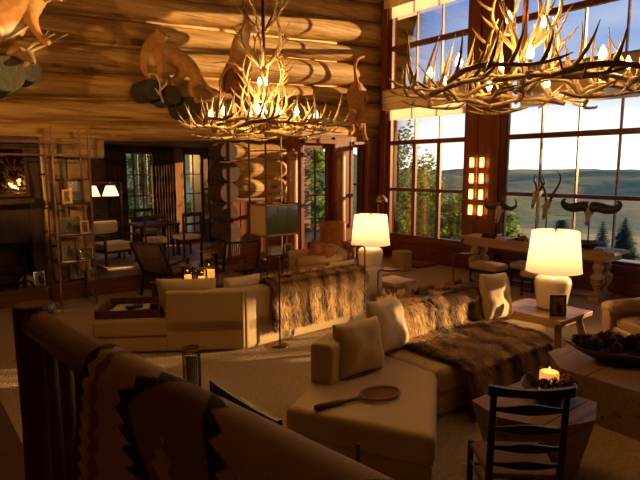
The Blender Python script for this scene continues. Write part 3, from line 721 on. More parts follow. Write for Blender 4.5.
# ---------------------------------------------------------------- antlers and chandeliers
def antler_mesh(kind, seed):
    """elk antler in its own frame: base at origin, beam sweeping along +x, tines rising in +z and leaning out in +y"""
    rnd = random.Random(seed); m = MB()
    L = {'ring': 1.0, 'up': .72}[kind]
    pts = []; n = 12
    for i in range(n+1):
        f = i/n
        if kind == 'ring': p = V((L*f, .10*math.sin(f*PI)+.02*math.sin(f*7), .05*math.sin(f*PI*1.6)+.12*f**3))
        else: p = V((.22*math.sin(f*PI*.85), .04*math.sin(f*5), L*f))
        pts.append(p)
    rs = [.020]+[.027*(1-.62*(i/n)) for i in range(1, n)]+[.004]
    m.tube(pts, rs, 8)
    spots = {'ring': ((.10, .34), (.34, .20), (.58, .36), (.80, .24)), 'up': ((.10, .20), (.38, .24), (.66, .20))}[kind]
    for f, ln in spots:
        i = f*n; a = pts[int(i)].lerp(pts[min(n, int(i)+1)], i % 1)
        ln *= rnd.uniform(.8, 1.2)
        if kind == 'ring': d = V((rnd.uniform(.1, .8), rnd.uniform(.0, .6), .75)).normalized(); c = V((-.45, .05, .45))
        else: d = V((1, rnd.uniform(-.4, .4), rnd.uniform(.5, 1.0))).normalized(); c = V((-.25, 0, .5))
        q = [a+d*ln*t_+c*ln*.55*t_*t_ for t_ in (0, .25, .5, .75, 1)]
        m.tube(q, [.016, .0155, .013, .0085, .002], 7)
    return m
ANT = {}
def antler_obj(kind, seed, parent, M):
    k = (kind, seed)
    if k not in ANT:
        o = antler_mesh(kind, seed).obj('antler', M_antler, parent, smooth=True); ANT[k] = o.data
    else:
        o = bpy.data.objects.new('antler', ANT[k]); COL.objects.link(o); o.parent = parent
    o.matrix_local = M; return o
def chandelier(label, loc, spin, R, top, phase=0, power=1.0):
    t = thing('antler_chandelier', label, 'chandelier', loc, spin)
    rnd = random.Random(int(loc[0]*100))
    nr = 13
    for i in range(nr):       # outer ring
        a = 2*PI*i/nr+phase; p = V((math.cos(a)*R*.84, math.sin(a)*R*.84, rnd.uniform(-.03, .03)))
        M = Matrix.Translation(p) @ Matrix.Rotation(a+PI/2+.22, 4, 'Z') @ Matrix.Rotation(rnd.uniform(-.25, .1), 4, 'X') @ Matrix.Scale(rnd.uniform(.85, 1.05), 4)
        if i % 2: M = M @ Matrix.Scale(-1, 4, V((0, 1, 0)))
        antler_obj('ring', i % 4, t, M)
    for i in range(10):       # inner tangled ring, lower, flatter
        a = 2*PI*i/10+.3; p = V((math.cos(a)*R*.55, math.sin(a)*R*.55, -.06))
        M = Matrix.Translation(p) @ Matrix.Rotation(a+PI/2-.5, 4, 'Z') @ Matrix.Rotation(1.1 if i % 2 else -1.1, 4, 'X') @ Matrix.Scale(.62, 4)
        antler_obj('ring', (i+1) % 4, t, M)
    for i in range(8):        # arms joining the ring to the column
        a = 2*PI*i/8; p = V((math.cos(a)*R*.8, math.sin(a)*R*.8, 0))
        M = Matrix.Translation(p) @ Matrix.Rotation(a+PI, 4, 'Z') @ Matrix.Rotation(-.12, 4, 'Y') @ Matrix.Rotation(.5, 4, 'X') @ Matrix.Scale(.82, 4)
        antler_obj('ring', (i+2) % 4, t, M)
    for lev, (z, n, sc) in enumerate(((.0, 6, .8), (.32, 6, .75), (.72, 5, .72), (1.12, 4, .8))):
        if z > top: continue
        for i in range(n):
            a = 2*PI*i/n+lev*.55; p = V((math.cos(a)*.05, math.sin(a)*.05, z))
            M = Matrix.Translation(p) @ Matrix.Rotation(a, 4, 'Z') @ Matrix.Rotation(.12, 4, 'Y') @ Matrix.Scale(sc, 4)
            antler_obj('up', lev % 3, t, M)
    m = MB(); m.tube([(0, 0, -.05), (0, 0, top+.45)], .022, 8); m.obj('stem', M_bronze, t)
    m = MB(); z = top+.45
    while z < CEIL-loc[2]-.05:
        k = int(z/.06); A = Matrix.Rotation(PI/2*(k % 2), 4, 'Z')
        ring = [A @ V((.016*math.cos(q*PI/4), 0, .032*math.sin(q*PI/4)+.03)) for q in range(9)]
        m.tube([V((0, 0, z))+q for q in ring], .0045, 5, caps=False); z += .058
    m.lathe([(.07, CEIL-loc[2]-.001), (.06, CEIL-loc[2]-.05), (.01, CEIL-loc[2]-.06)], n=16); m.obj('chain', M_iron, t)
    cs = MB(); bulbs = []
    spots = [(2*PI*i/9+.25, R*.80, .12) for i in range(9)]+[(2*PI*i/4+.6, .17, .16) for i in range(4)]+[(1.1, .13, .52), (4.0, .13, .48)]
    for a, r, z in spots:
        x, y = math.cos(a)*r, math.sin(a)*r
        c = MB().lathe([(.024, z-.09), (.030, z-.08), (.017, z-.07), (.015, z)], (x, y, 0), 10).obj('candle_sleeve', M_bone, t)
        b = MB().lathe([(.010, 0), (.024, .02), (.026, .04), (.014, .07), (.001, .095)], (0, 0, 0), 12).obj('bulb', M_bulb, c); b.location = (x, y, z)
        lamp('chandelier_light', (x, y, z+.11), BULB_W*power*(1 if r > .3 else 1.8), WARM, t, .03)
    return t
chandelier('large elk antler chandelier with candle bulbs hanging before the log wall', (3.53, 5.45, 2.66), .3, .77, 1.15)
chandelier('nearer elk antler chandelier hanging before the windows at upper right', (3.98, 2.42, 2.80), 1.4, .90, 1.15, .1, .6)

# ---------------------------------------------------------------- sectional sofas
def offset(poly, d): return poly
def sofa_cushion(parent, poly, z0, z1, name='seat_cushion', bev=.045, mt=None):
    return MB().prism(poly, z0, z1).obj(name, mt or M_sofa, parent, bevel=bev)
SB = .78
# sofa 2 (nearer, seen from its front)
t2 = thing('sectional_sofa', 'cream angled sectional sofa in the middle with the racket on its near end', 'sofa', (4.2, 3.3, 0))
def loc2(ps, o): return [(x-o[0], y-o[1]) for x, y in ps]
W = dict(L=(2.17, 3.14), W0=(2.62, 3.42), W1=(3.62, 3.85), W2=(5.55, 3.85), NR=(2.68, 2.13), J=(3.62, 2.88), F=(5.1, 2.76), E=(5.74, 3.04))
O2 = (4.2, 3.3)
def shr(ps, d):
    c = V((sum(p[0] for p in ps)/len(ps), sum(p[1] for p in ps)/len(ps))); out = []
    for p in ps: q = V(p)-c; out.append(tuple(c+q*(1-d/q.length)))
    return out
secA = [W['L'], W['NR'], W['J'], W['W1'], W['W0']]; secB = [W['J'], W['F'], W['E'], (5.62, 3.85), W['W1']]
for s in (secA, secB):
    sofa_cushion(t2, loc2(shr(s, .03), O2), .02, .22, 'base', .03); sofa_cushion(t2, loc2(s, O2), .215, .45, 'seat_cushion', .06)
def wallseg(a, b, th, side, trim0=0, trim1=0):
    a, b = V(a), V(b); d = (b-a).normalized(); n = V((-d.y, d.x))*side
    return [tuple(a), tuple(b), tuple(b+n*th+d*trim1), tuple(a+n*th+d*trim0)]
sofa_cushion(t2, loc2(wallseg(W['W0'], W['W1'], .22, -1, 0, .04), O2), .2, SB, 'backrest', .045)
sofa_cushion(t2, loc2(wallseg(W['W1'], (5.62, 3.85), .22, -1, .05, 0), O2), .2, SB, 'backrest', .045)
# sofa 1 (farther, seen from behind)
t1 = thing('sectional_sofa', 'cream angled sectional sofa seen from behind, below the first chandelier', 'sofa', (3.7, 6.1, 0))
O1 = (3.7, 6.1)
A_, B_, C_ = V((2.47, 6.05)), V((3.27, 5.53)), V((5.70, 5.60)); dAB = (B_-A_).normalized(); nAB = V((-dAB.y, dAB.x)); Ax = A_-dAB*.85
J1 = (3.50, 6.62)
sa = [tuple(Ax), tuple(B_), J1, tuple(Ax+nAB*1.0)]; sb = [tuple(B_), tuple(C_), (5.70, 6.62), J1]
for s in (sa, sb):
    sofa_cushion(t1, loc2(shr(s, .02), O1), .02, .2, 'base', .02); sofa_cushion(t1, loc2(s, O1), .21, .43, 'seat_cushion', .05)
sofa_cushion(t1, loc2(wallseg(A_, B_, .22, 1, 0, .06), O1), .03, .75, 'backrest', .035)
sofa_cushion(t1, loc2(wallseg(B_, C_, .22, 1, .06, 0), O1), .03, .75, 'backrest', .035)
sofa_cushion(t1, loc2([(5.46, 5.62), (5.70, 5.62), (5.70, 6.55), (5.46, 6.55)], O1), .4, .62, 'armrest', .05)

def pillow(label, c, w, h, th, yaw, lean, mt=None, cat='cushion', roll=0, name='throw_pillow', grp=None, kn=0):
    """a stuffed square pillow standing on edge: faces local -y, leaning back"""
    n = 18; vs = []; fs = []
    Rm = Matrix.Rotation(yaw, 4, 'Z') @ Matrix.Rotation(lean, 4, 'X') @ Matrix.Rotation(roll, 4, 'Y')
    for s in (1, -1):
        for i in range(n+1):
            for j in range(n+1):
                u, v = -1+2*i/n, -1+2*j/n
                e = (max(0, 1-u**4)*max(0, 1-v**4))**.5
                k = 1-.07*(1-abs(u*v))*0-.06*(u*u*(1-v*v)+v*v*(1-u*u))*0
                px = u*w/2*(1-.05*(1-v*v)*abs(u)*0-.06*(1-abs(v))*abs(u)); pz = v*h/2*(1-.06*(1-abs(u))*abs(v))
                wr = .008*noise.noise(V((u*2.5+c[0], v*2.5, s*2+c[1])))
                vs.append(Rm @ V((px, s*th/2*e**1.25+wr*e*3, pz)))
    N = (n+1)*(n+1)
    for i in range(n):
        for j in range(n):
            a = i*(n+1)+j; fs += [(a, a+n+1, a+n+2, a+1), (N+a, N+a+1, N+a+n+2, N+a+n+1)]
    m = MB(); m.add(vs, fs)
    bm_ = m.obj(name, mt or M_pillow, smooth=True)
    me = bm_.data; bm = bmesh.new(); bm.from_mesh(me); bmesh.ops.remove_doubles(bm, verts=bm.verts, dist=.0004); bmesh.ops.recalc_face_normals(bm, faces=bm.faces); bm.to_mesh(me); bm.free()
    for p in me.polygons: p.use_smooth = True
    bm_.location = c; tag(bm_, label, cat, grp); return bm_
a1 = math.atan2(.43, 1.0)
pillow('tan end cushion nearest the racket on the near sofa', (3.07, 3.30, .68), .50, .46, .24, a1-.45, -.22, M_sofa)
pillow('cream pillow catching the light, second from the left end of the near sofa', (3.66, 3.53, .71), .60, .50, .21, a1-.10, -.34, roll=.12)
pillow('pale cream square pillow at the far right end of the near sofa', (5.42, 3.50, .74), .60, .54, .18, .1, -.25, roll=.1)
pillow('long cream back cushion leaning over the far sofa, left of its corner', (2.78, 6.08, .66), .72, .46, .2, math.atan2(dAB.y, dAB.x)+PI, -.18)
pillow('second cream back cushion of the far sofa, nearer the fur', (3.42, 5.87, .66), .55, .42, .18, PI+.05, -.15)
pillow('cream cushion peeking over the right end of the far sofa', (5.2, 6.0, .63), .5, .46, .18, PI, -.2)

# ---------------------------------------------------------------- fur throws
def fur(label, org, dr, nrm, prof, width, nst, seed, bands=3, light=.5, ln=.10):
    rnd = random.Random(seed); o = V((org[0], org[1], 0)); d = V((dr[0], dr[1], 0)).normalized(); n_ = V((nrm[0], nrm[1], 0)).normalized()
    m = MB(); cum = [0]; P = [V(p) for p in prof]
    for i in range(1, len(P)): cum.append(cum[-1]+(P[i]-P[i-1]).length)
    T = cum[-1]
    def pt(u, v):
        s = v*T; i = 0
        while i < len(P)-2 and cum[i+1] < s: i += 1
        f = (s-cum[i])/max(1e-6, cum[i+1]-cum[i]); q = P[i].lerp(P[i+1], f); tg = (P[i+1]-P[i]).normalized(); nm = V((tg.y, -tg.x))
        lump = .012+.012*noise.noise(V((u*width*6, v*5, seed)))
        q = q+nm*lump
        return o+d*(u*width)+n_*q.x+V((0, 0, q.y)), (n_*nm.x+V((0, 0, nm.y))), (n_*tg.x+V((0, 0, tg.y)))
    def colour(u, v):
        b = (u*bands+.35*noise.noise(V((v*2.2, u*3, seed+4)))) % 1; e = abs(b-.5)*2
        e = e+.7*noise.noise(V((u*width*7, v*5, seed)))+.5*noise.noise(V((u*width*22, v*12, seed)))
        e2 = .5+.5*math.sin(v*T*9+noise.noise(V((u*4, v*3, seed+9)))*4)
        k = max(0, min(1, e*1.15-.25+.35*(e2-.5)-light+.5))
        tan = V((.85, .54, .22)); dk = V((.12, .045, .014))
        return tan.lerp(dk, k)
    nu, nv = 40, 40
    for i in range(nu+1):
        for j in range(nv+1):
            wv = 0
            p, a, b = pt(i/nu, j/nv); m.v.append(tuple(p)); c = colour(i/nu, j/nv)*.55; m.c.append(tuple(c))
    for i in range(nu):
        for j in range(nv): a = i*(nv+1)+j; m.f.append((a, a+1, a+nv+2, a+nv+1))
    for k in range(nst):
        u, v = rnd.uniform(-.01, 1.01), rnd.uniform(0, 1); p, nm, tg = pt(u, v)
        c = colour(u, v)*rnd.uniform(.65, 1.3)
        L = ln*rnd.uniform(.6, 1.2)
        dirv = (tg*.75+nm*.55+d*rnd.gauss(0, .22)+V((0, 0, -.25))+nm*rnd.gauss(0, .12)).normalized()
        s = d*.0075 + tg*rnd.gauss(0, .002)
        mid = p+dirv*L*.5+nm*.01; tip = p+dirv*L-V((0, 0, .01))
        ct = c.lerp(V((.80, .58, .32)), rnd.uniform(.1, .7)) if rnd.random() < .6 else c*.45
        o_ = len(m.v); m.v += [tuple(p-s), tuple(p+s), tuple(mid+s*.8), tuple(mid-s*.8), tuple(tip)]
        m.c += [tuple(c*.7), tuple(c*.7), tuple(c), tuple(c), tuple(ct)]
        m.f += [(o_, o_+1, o_+2, o_+3), (o_+3, o_+2, o_+4)]
    ob = m.obj('fur_throw', M_fur); tag(ob, label, 'fur throw'); return ob
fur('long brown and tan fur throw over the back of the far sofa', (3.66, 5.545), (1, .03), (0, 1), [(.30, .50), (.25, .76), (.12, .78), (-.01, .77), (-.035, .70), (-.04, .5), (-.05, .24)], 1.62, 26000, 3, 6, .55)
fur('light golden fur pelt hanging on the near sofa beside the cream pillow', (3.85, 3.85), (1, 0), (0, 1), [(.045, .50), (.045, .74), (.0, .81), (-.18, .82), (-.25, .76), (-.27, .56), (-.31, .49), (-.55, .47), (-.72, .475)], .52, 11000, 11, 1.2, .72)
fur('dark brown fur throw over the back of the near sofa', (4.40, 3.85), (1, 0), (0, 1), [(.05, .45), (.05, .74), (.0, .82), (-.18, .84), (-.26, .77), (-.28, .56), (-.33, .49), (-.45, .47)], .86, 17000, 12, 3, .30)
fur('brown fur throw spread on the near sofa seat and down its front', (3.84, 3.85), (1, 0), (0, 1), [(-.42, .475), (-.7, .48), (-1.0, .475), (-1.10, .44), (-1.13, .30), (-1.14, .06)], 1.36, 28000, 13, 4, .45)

# ---------------------------------------------------------------- tennis racket
t = thing('tennis_racket', 'old wooden tennis racket lying on the near end of the sofa', 'tennis racket', (2.33, 2.94, .462), -.20)
m = MB(); m.tube([(-.02, 0, .012), (.0, 0, .012), (.20, 0, .012), (.22, 0, .012), (.34, 0, .012)], [.018, .023, .020, .014, .012], 10); m.obj('handle', M_walnut, t, smooth=True)
cx, ra, rb = .545, .165, .115
m = MB(); m.tube([(cx+ra*math.cos(k*PI/16), rb*math.sin(k*PI/16), .012) for k in range(33)], .013, 8, caps=False); m.tube([(.33, 0, .012), (.37, .02, .012), (.40, .058, .012)], .010, 6); m.tube([(.33, 0, .012), (.37, -.02, .012), (.40, -.058, .012)], .010, 6); m.obj('hoop', mat('racket_wood', (.26, .12, .05), .35), t, smooth=True)
m = MB()
for i in range(-8, 9):
    x = i*ra/9; y = rb*(1-(x/ra)**2)**.5; m.tube([(cx+x, -y, .012), (cx+x, y, .012)], .0024, 4)
for i in range(-6, 7):
    y = i*rb/7; x = ra*(1-(y/rb)**2)**.5; m.tube([(cx-x, y, .0125), (cx+x, y, .0125)], .0024, 4)
m.obj('strings', mat('gut_strings', (.24, .14, .06), .5), t)

# ---------------------------------------------------------------- table lamps and side tables
def table_lamp(label, loc, s=1.0, watts=LAMP_W, name='table_lamp'):
    t = thing(name, label, 'table lamp', loc); t.scale = (s, s, s)
    MB().lathe([(.0, 0), (.15, .0), (.165, .012), (.17, .05), (.205, .26), (.215, .33), (.20, .385), (.15, .42), (.07, .435), (.05, .45), (.0, .45)], n=36).obj('ceramic_body', M_ceram, t, smooth=True)
    MB().lathe([(.0, .0), (.165, .0), (.172, .012), (.166, .03), (.0, .03)], n=36).obj('base_ring', mat('bronze_brown_glaze', (.18, .09, .04), .4), t, smooth=True)
    m = MB(); m.tube([(0, 0, .45), (0, 0, .98)], .006, 8); m.lathe([(.012, .97), (.016, .985), (.0, 1.0)], n=12)
    for a in (0, 2.09, 4.19): m.tube([(0, 0, .965), (.26*math.cos(a), .26*math.sin(a), .955)], .003, 5)
    m.obj('stem', M_bronze, t)
    sh = MB(); sh.lathe([(.325, .47), (.32, .475), (.268, .955), (.265, .96)], n=40); sh.f = [f for f in sh.f if len(f) == 4]; so = sh.obj('lamp_shade', M_shade, t, smooth=True)
    b = MB(); b.ell((0, 0, .70), (.03, .03, .04)); b.obj('bulb', emis('lamp_bulb_glow', (1, .7, .38), 12) if 'lamp_bulb_glow' not in MATS else MATS['lamp_bulb_glow'], t, smooth=True)
    l = lamp('table_lamp_light', (0, 0, .76), watts, (1, .60, .27), t, .05)
    return t
def side_table(label, loc, w, d, h, rz=0):
    t = thing('side_table', label, 'side table', loc, rz)
    m = MB()
    n = 4
    for i in range(n): m.box(-w/2+i*w/n+.002, -w/2+(i+1)*w/n-.002, -d/2, d/2, h-.055, h)
    m.obj('tabletop', M_table, t, bevel=.006)
    for sx in (-1, 1):
        for sy in (-1, 1): MB().bar((sx*(w/2-.14), sy*(d/2-.12), h-.055), (sx*(w/2-.02), sy*(d/2-.04), 0), .075, .055).obj('leg', M_table, t, bevel=.004)
    m = MB(); m.box(-w/2+.1, w/2-.1, -d/2+.1, -d/2+.14, h-.13, h-.055); m.box(-w/2+.1, w/2-.1, d/2-.14, d/2-.1, h-.13, h-.055); m.box(-w/2+.10, -w/2+.14, -d/2+.1, d/2-.1, h-.13, h-.055); m.box(w/2-.14, w/2-.1, -d/2+.1, d/2-.1, h-.13, h-.055); m.obj('apron', M_table, t)
    return t
side_table('low plank side table with splayed legs under the near lamp', (6.18, 3.33, 0), .74, .86, .50)
table_lamp('large cream ceramic lamp on the side table at the right end of the near sofa', (6.26, 3.27, .50))
p_ = photo('dark-framed photo leaning in front of the near ceramic lamp', 5.98, 3.04, .502, .19, .25, .028, M_dkfr, (.70, .62, .5), -.72, -.1)
side_table('wooden side table with slanted legs behind the far sofa end', (6.06, 5.72, 0), .50, .50, .50, .0)
side_table('small wooden table standing directly under the far ceramic lamp', (6.16, 6.36, 0), .6, .5, .50, .0)
table_lamp('large cream ceramic lamp at the far end of the far sofa', (6.16, 6.36, .50))

# ---------------------------------------------------------------- bronze pharmacy floor lamps
def pharmacy(label, loc, h, ang, arm=.14, shade='bar'):
    t = thing('floor_lamp', label, 'floor lamp', loc, ang)
    MB().lathe([(.0, 0), (.11, 0), (.11, .012), (.02, .02), (.0, .02)], n=24).obj('base', M_bronze, t, smooth=True)
    MB().tube([(0, 0, .01), (0, 0, h-.04), (.012, 0, h-.012), (.04, 0, h), (arm, 0, h)], .011, 8).obj('pole', M_bronze, t, smooth=True)
    if shade == 'bar': m = MB(); m.tube([(arm, 0, h), (arm+.05, 0, h-.01)], .018, 10); m.lathe([(.045, -.05), (.03, -.01), (.0, .0)], (arm+.06, 0, h), 14)
    else: m = MB(); m.prism([(arm-.01, -.02), (arm+.05, -.09), (arm+.22, -.05), (arm+.27, 0), (arm+.22, .05), (arm+.05, .09), (arm-.01, .02)], h-.02, h+.005)
    m.obj('lamp_shade', M_bronze, t, bevel=.003)
pharmacy('bronze reading lamp with an arm bent left, standing before the far sofa fur', (3.70, 5.42, 0), 1.14, PI*.8)
pharmacy('bronze reading lamp rising at the right end of the fur on the far sofa', (5.22, 5.50, 0), 1.12, PI*.8)
pharmacy('low bronze reading lamp with a leaf-shaped head over the slanted side table', (5.05, 5.06, 0), .86, -.35, .08, 'leaf')
pharmacy('bronze reading lamp with a dark flat head behind the near sofa, before the stool', (7.72, 5.86, 0), .72, -.5, .12, 'leaf')

# ---------------------------------------------------------------- hexagonal block table, bowl, candle
t = thing('block_table', 'faceted six-sided timber block table holding the candle bowl', 'coffee table', (3.60, 1.93, 0), 0)
hexp = [(x-3.60, y-1.93) for x, y in ((3.27, 2.28), (3.17, 2.0), (3.32, 1.66), (3.66, 1.55), (3.96, 1.68), (3.9, 2.25))]
MB().prism([(x*.70, y*.70) for x, y in hexp], 0, .5, hexp).obj('block', M_block, t, bevel=.006)
MB().box(-.30, .33, -.20, -.193, .4985, .5015).obj('seam', M_dark, t)
t = thing('bowl', 'dark turned wooden bowl on the six-sided table', 'bowl', (3.72, 1.93, .502))
MB().lathe([(.0, 0), (.07, 0), (.13, .03), (.185, .085), (.195, .125), (.185, .125), (.165, .085), (.10, .035), (.0, .03)], n=32).obj('bowl_body', M_walnut, t, smooth=True)
t = thing('pillar_candle', 'glowing amber pillar candle standing in the small wooden bowl', 'candle', (3.72, 1.93, .545))
MB().lathe([(.0, 0), (.068, 0), (.068, .165), (.060, .172), (.052, .160), (.0, .155)], n=28).obj('wax', M_wax, t, smooth=True)
MB().lathe([(.001, .0), (.009, .012), (.006, .03), (.0, .045)], (0, 0, .165), 8).obj('flame', emis('flame_glow', (1, .5, .12), 6), t, smooth=True)
lamp('candle_light', (0, 0, .20), .7, (1, .42, .1), t, .02)
def cone(name_group, label, c, r, rot, mt=None):
    m = MB(); n = 9; Mx = rot
    for k in range(9):
        f = k/8; z = (f-.5)*2*r*1.2; rr = r*math.sin(PI*(.12+.8*f))
        for q in range(n):
            a = 2*PI*(q+.5*(k % 2))/n; p = V((math.cos(a)*rr*.5, math.sin(a)*rr*.5, z)); e = V((math.cos(a)*rr*1.1, math.sin(a)*rr*1.1, z+r*.15)); s = V((-math.sin(a), math.cos(a), 0))*rr*.35
            m.add([Mx @ p, Mx @ (e-s*.9), Mx @ (e+V((0, 0, r*.08))), Mx @ (e+s*.9)], [(0, 1, 2), (0, 2, 3)])
    m.tube([Mx @ V((0, 0, -r*1.1)), Mx @ V((0, 0, r*1.1))], [r*.5, r*.3], 6)
    o = m.obj('pine_cone', mt or M_pine); o.location = c; tag(o, label, 'pine cone', name_group); return o
rnd = random.Random(5)
for k in range(13):
    a = 2*PI*k/13
    cone('pine cones around the candle', 'small dark red-brown pine cone packed round the amber candle in the bowl', (3.72+.125*math.cos(a), 1.93+.125*math.sin(a), .645+.012*(k % 3)), .038, Matrix.Rotation(rnd.uniform(0, 3), 4, 'X') @ Matrix.Rotation(rnd.uniform(0, 3), 4, 'Y'), mat('red_brown_cone', (.11, .035, .022), .6))

# ---------------------------------------------------------------- large block coffee table with dough bowl
t = thing('block_table', 'large faceted timber block coffee table under the long dark bowl', 'coffee table', (5.2, 1.95, 0))
pl = [(4.62-5.2, 2.30-1.95), (4.60-5.2, 1.35-1.95), (5.1-5.2, .85-1.95), (5.85-5.2, 1.0-1.95), (5.98-5.2, 1.7-1.95), (5.72-5.2, 2.55-1.95), (4.95-5.2, 2.60-1.95)]
MB().prism([(x*.96, y*.96) for x, y in pl], 0, .42, pl).obj('block', M_block, t, bevel=.008)
t = thing('dough_bowl', 'long dark carved wooden bowl filled with pine cones on the large block table', 'bowl', (5.22, 2.0, .422), -.95)
m = MB(); n = 36
prof = [(.0, 0), (.45, 0), (.62, .03), (.85, .085), (1.0, .13), (.95, .135), (.8, .10), (.55, .05), (.0, .04)]
vs = []; fs = []
for j, (r, z) in enumerate(prof):
    for k in range(n):
        a = 2*PI*k/n; w_ = 1+.03*math.sin(5*a+1)+.02*math.sin(9*a); vs.append((.52*r*w_*math.cos(a), .24*r*w_*math.sin(a), z+.03*r*abs(math.cos(a))**3+.008*r*math.sin(6*a)))
for j in range(len(prof)-1):
    for k in range(n): k2 = (k+1) % n; fs.append((j*n+k, j*n+k2, (j+1)*n+k2, (j+1)*n+k))
m.add(vs, fs); m.obj('bowl_body', M_walnut, t, smooth=True)
ca, sa_ = math.cos(-.95), math.sin(-.95)
for k in range(34):
    u = rnd.uniform(-.40, .40); v = rnd.uniform(-.15, .15)*(1-(u/.5)**2)**.5
    cone('pine cones in the long bowl', 'large dark pine cone heaped in the long carved bowl', (5.22+u*ca-v*sa_, 2.0+u*sa_+v*ca, .422+.155+rnd.uniform(-.015, .035)), rnd.uniform(.045, .06), Matrix.Rotation(rnd.uniform(-.7, .7), 4, 'X') @ Matrix.Rotation(rnd.uniform(-.7, .7), 4, 'Y'))

# ---------------------------------------------------------------- leather armchairs
def armchair(label, loc, rz, mt, w=.95, d=.92, back=.82):
    t = thing('armchair', label, 'armchair', loc, rz)
    MB().rbox((0, 0, .25), (w/2-.04, d/2-.03, .13), .04).obj('base', mt, t, smooth=True)
    MB().rbox((0, -.04, .42), (w/2-.17, d/2-.10, .075), .05, sag=.02).obj('seat_cushion', mt, t, smooth=True)
    MB().rbox((0, d/2-.12, back/2+.1), (w/2-.04, .12, back/2-.08), .08).obj('backrest', mt, t, smooth=True)
    for sx in (-1, 1):
        m = MB(); m.rbox((sx*(w/2-.09), -.03, .36), (.085, d/2-.03, .22), .03); m.tube([(sx*(w/2-.09), -d/2+.0, .56), (sx*(w/2-.09), d/2-.12, .60)], .105, 20)
        a = m.obj('armrest', mt, t, smooth=True); a.modifiers.new('wn', 'WEIGHTED_NORMAL')
        m = MB()
        for k in range(15):
            q = PI*k/14; m.ell((sx*(w/2-.09)+.098*math.cos(q), -d/2-.003, .56+.098*math.sin(q)), (.007, .004, .007), 6)
        m.obj('nailheads', M_brass, a)
    for sx in (-1, 1):
        for sy in (-1, 1): MB().tube([(sx*(w/2-.1), sy*(d/2-.1), .14), (sx*(w/2-.1), sy*(d/2-.1), 0)], [.03, .02], 10).obj('leg', M_walnut, t)
    return t
M_brass = mat('aged_brass', (.45, .28, .10), .35, metal=1)
armchair('tan leather club armchair with rounded nailhead arms at the right edge', (6.70, 2.16, 0), -2.09, M_leather)
armchair('tan armchair with rounded arms facing the fireplace beyond the far sofa', (6.15, 7.75, 0), -2.0, mat('tan_suede', (.42, .27, .14), .7, bump=.2, bscale=60), back=.75)
pillow('crumpled orange leather pillow on the far tan armchair', (6.0, 7.45, .68), .5, .44, .2, -.75, -.2, M_orange, roll=.3)

# ---------------------------------------------------------------- ladder-back chair
def ladder_chair(label, loc, rz, mt=M_black, w=.46, ch=.05, top=.975, curve=.03):
    t = thing('ladder_back_chair', label, 'chair', loc, rz)       # back at -y, so the chair faces +y
    for sx in (-1, 1): MB().tube([(sx*w/2, 0, 0), (sx*w/2, 0, .45), (sx*w/2, -.03, top-.015)], [.018, .021, .019], 10).obj('back_post', mt, t, smooth=True)
    for z, hh, thk in ((top, ch, .030), (.865, .062, .012), (.745, .058, .012), (.63, .055, .012), (.525, .05, .012)):
        m = MB(); n = 16; vs = []; yb = -.04*(z-.45)/.53
        ext = w/2+.035 if z > .95 else w/2
        for k in range(n+1):
            f = -1+2*k/n; x = f*ext; cv = -curve*(1-f*f)
            up = hh/2*(.95+.45*math.cos(f*PI)) if z < .95 else hh*.45+.012*abs(f)**2
            dn = hh/2*(.45+.15*math.cos(f*PI)) if z < .95 else hh*.45
            for yy, zz in ((-thk/2, -dn), (thk/2, -dn), (thk/2, up), (-thk/2, up)): vs.append((x, yb+cv+yy, z+zz))
        fs = [(0, 1, 2, 3), tuple(n*4+q for q in (3, 2, 1, 0))]+[(k*4+q, k*4+(q+1) % 4, k*4+4+(q+1) % 4, k*4+4+q) for k in range(n) for q in range(4)]
        m.add(vs, fs); m.obj('crest_rail' if z > .95 else 'slat', mt, t, smooth=False)
    MB().prism([(-w/2, .01), (w/2, .01), (w/2+.03, .40), (-w/2-.03, .40)], .42, .455).obj('seat', mat('rush_seat', (.20, .11, .05), .8, bump=.6, bscale=60), t, bevel=.01)
    for sx in (-1, 1): MB().tube([(sx*(w/2+.02), .38, 0), (sx*(w/2+.02), .38, .46)], .019, 10).obj('front_leg', mt, t, smooth=True)
    for z in (.15, .3):
        m = MB(); m.tube([(-w/2-.02, .38, z), (w/2+.02, .38, z)], .01, 8)
        for sx in (-1, 1): m.tube([(sx*w/2, 0, z+.03), (sx*(w/2+.02), .38, z+.03)], .01, 8)
        m.obj('stretcher', mt, t)
    return t
cc = thing
ladder_chair('black ladder-back chair in front of the six-sided block table', (2.73, 1.53, 0), math.atan2(-.36, .40), M_black, .40)
ladder_chair('black chair showing only its top rail beyond the blanket on the railing', (1.35, 2.25, 0), -PI/2+.02, M_black, .56, .085, 1.015, .0)
t = thing('cane_stand', 'slim brass stand whose tip shows beyond the blanket near the sofa', 'stand', (1.66, 1.78, 0))
MB().tube([(0, 0, 0), (0, 0, .90)], .010, 10).obj('rod', M_bronze, t); MB().lathe([(0, 0), (.10, 0), (.10, .015), (0, .02)], n=20).obj('foot', M_bronze, t)

# ---------------------------------------------------------------- perforated lantern
t = thing('lantern', 'tall pierced black metal lantern on the carpet behind the near sofa', 'lantern', (2.22, 4.80, 0))
m = MB(); n, r, hh = 30, .085, .44
for k in range(n): a = 2*PI*k/n; m.tube([(r*math.cos(a), r*math.sin(a), .02), (r*math.cos(a), r*math.sin(a), hh)], .0028, 4)
for k in range(19): m.lathe([(r+.002, .02+k*.0232), (r+.002, .026+k*.0232)], n=30); m.f = [f for f in m.f if len(f) <= 4]
m.obj('pierced_shell', M_iron, t)
m = MB(); m.lathe([(r+.006, hh), (r+.008, hh+.02), (r-.004, hh+.02), (r-.006, hh)], n=30); m.f = [f for f in m.f if len(f) <= 4]; m.obj('rim', M_brass, t)
MB().lathe([(0, 0), (r+.008, 0), (r+.008, .02), (0, .02)], n=30).obj('base', M_iron, t)
MB().lathe([(0, .02), (.06, .02), (.06, .38), (0, .38)], n=20).obj('light_core', M_white, t)  # oversized white core stands in for window light through the holes

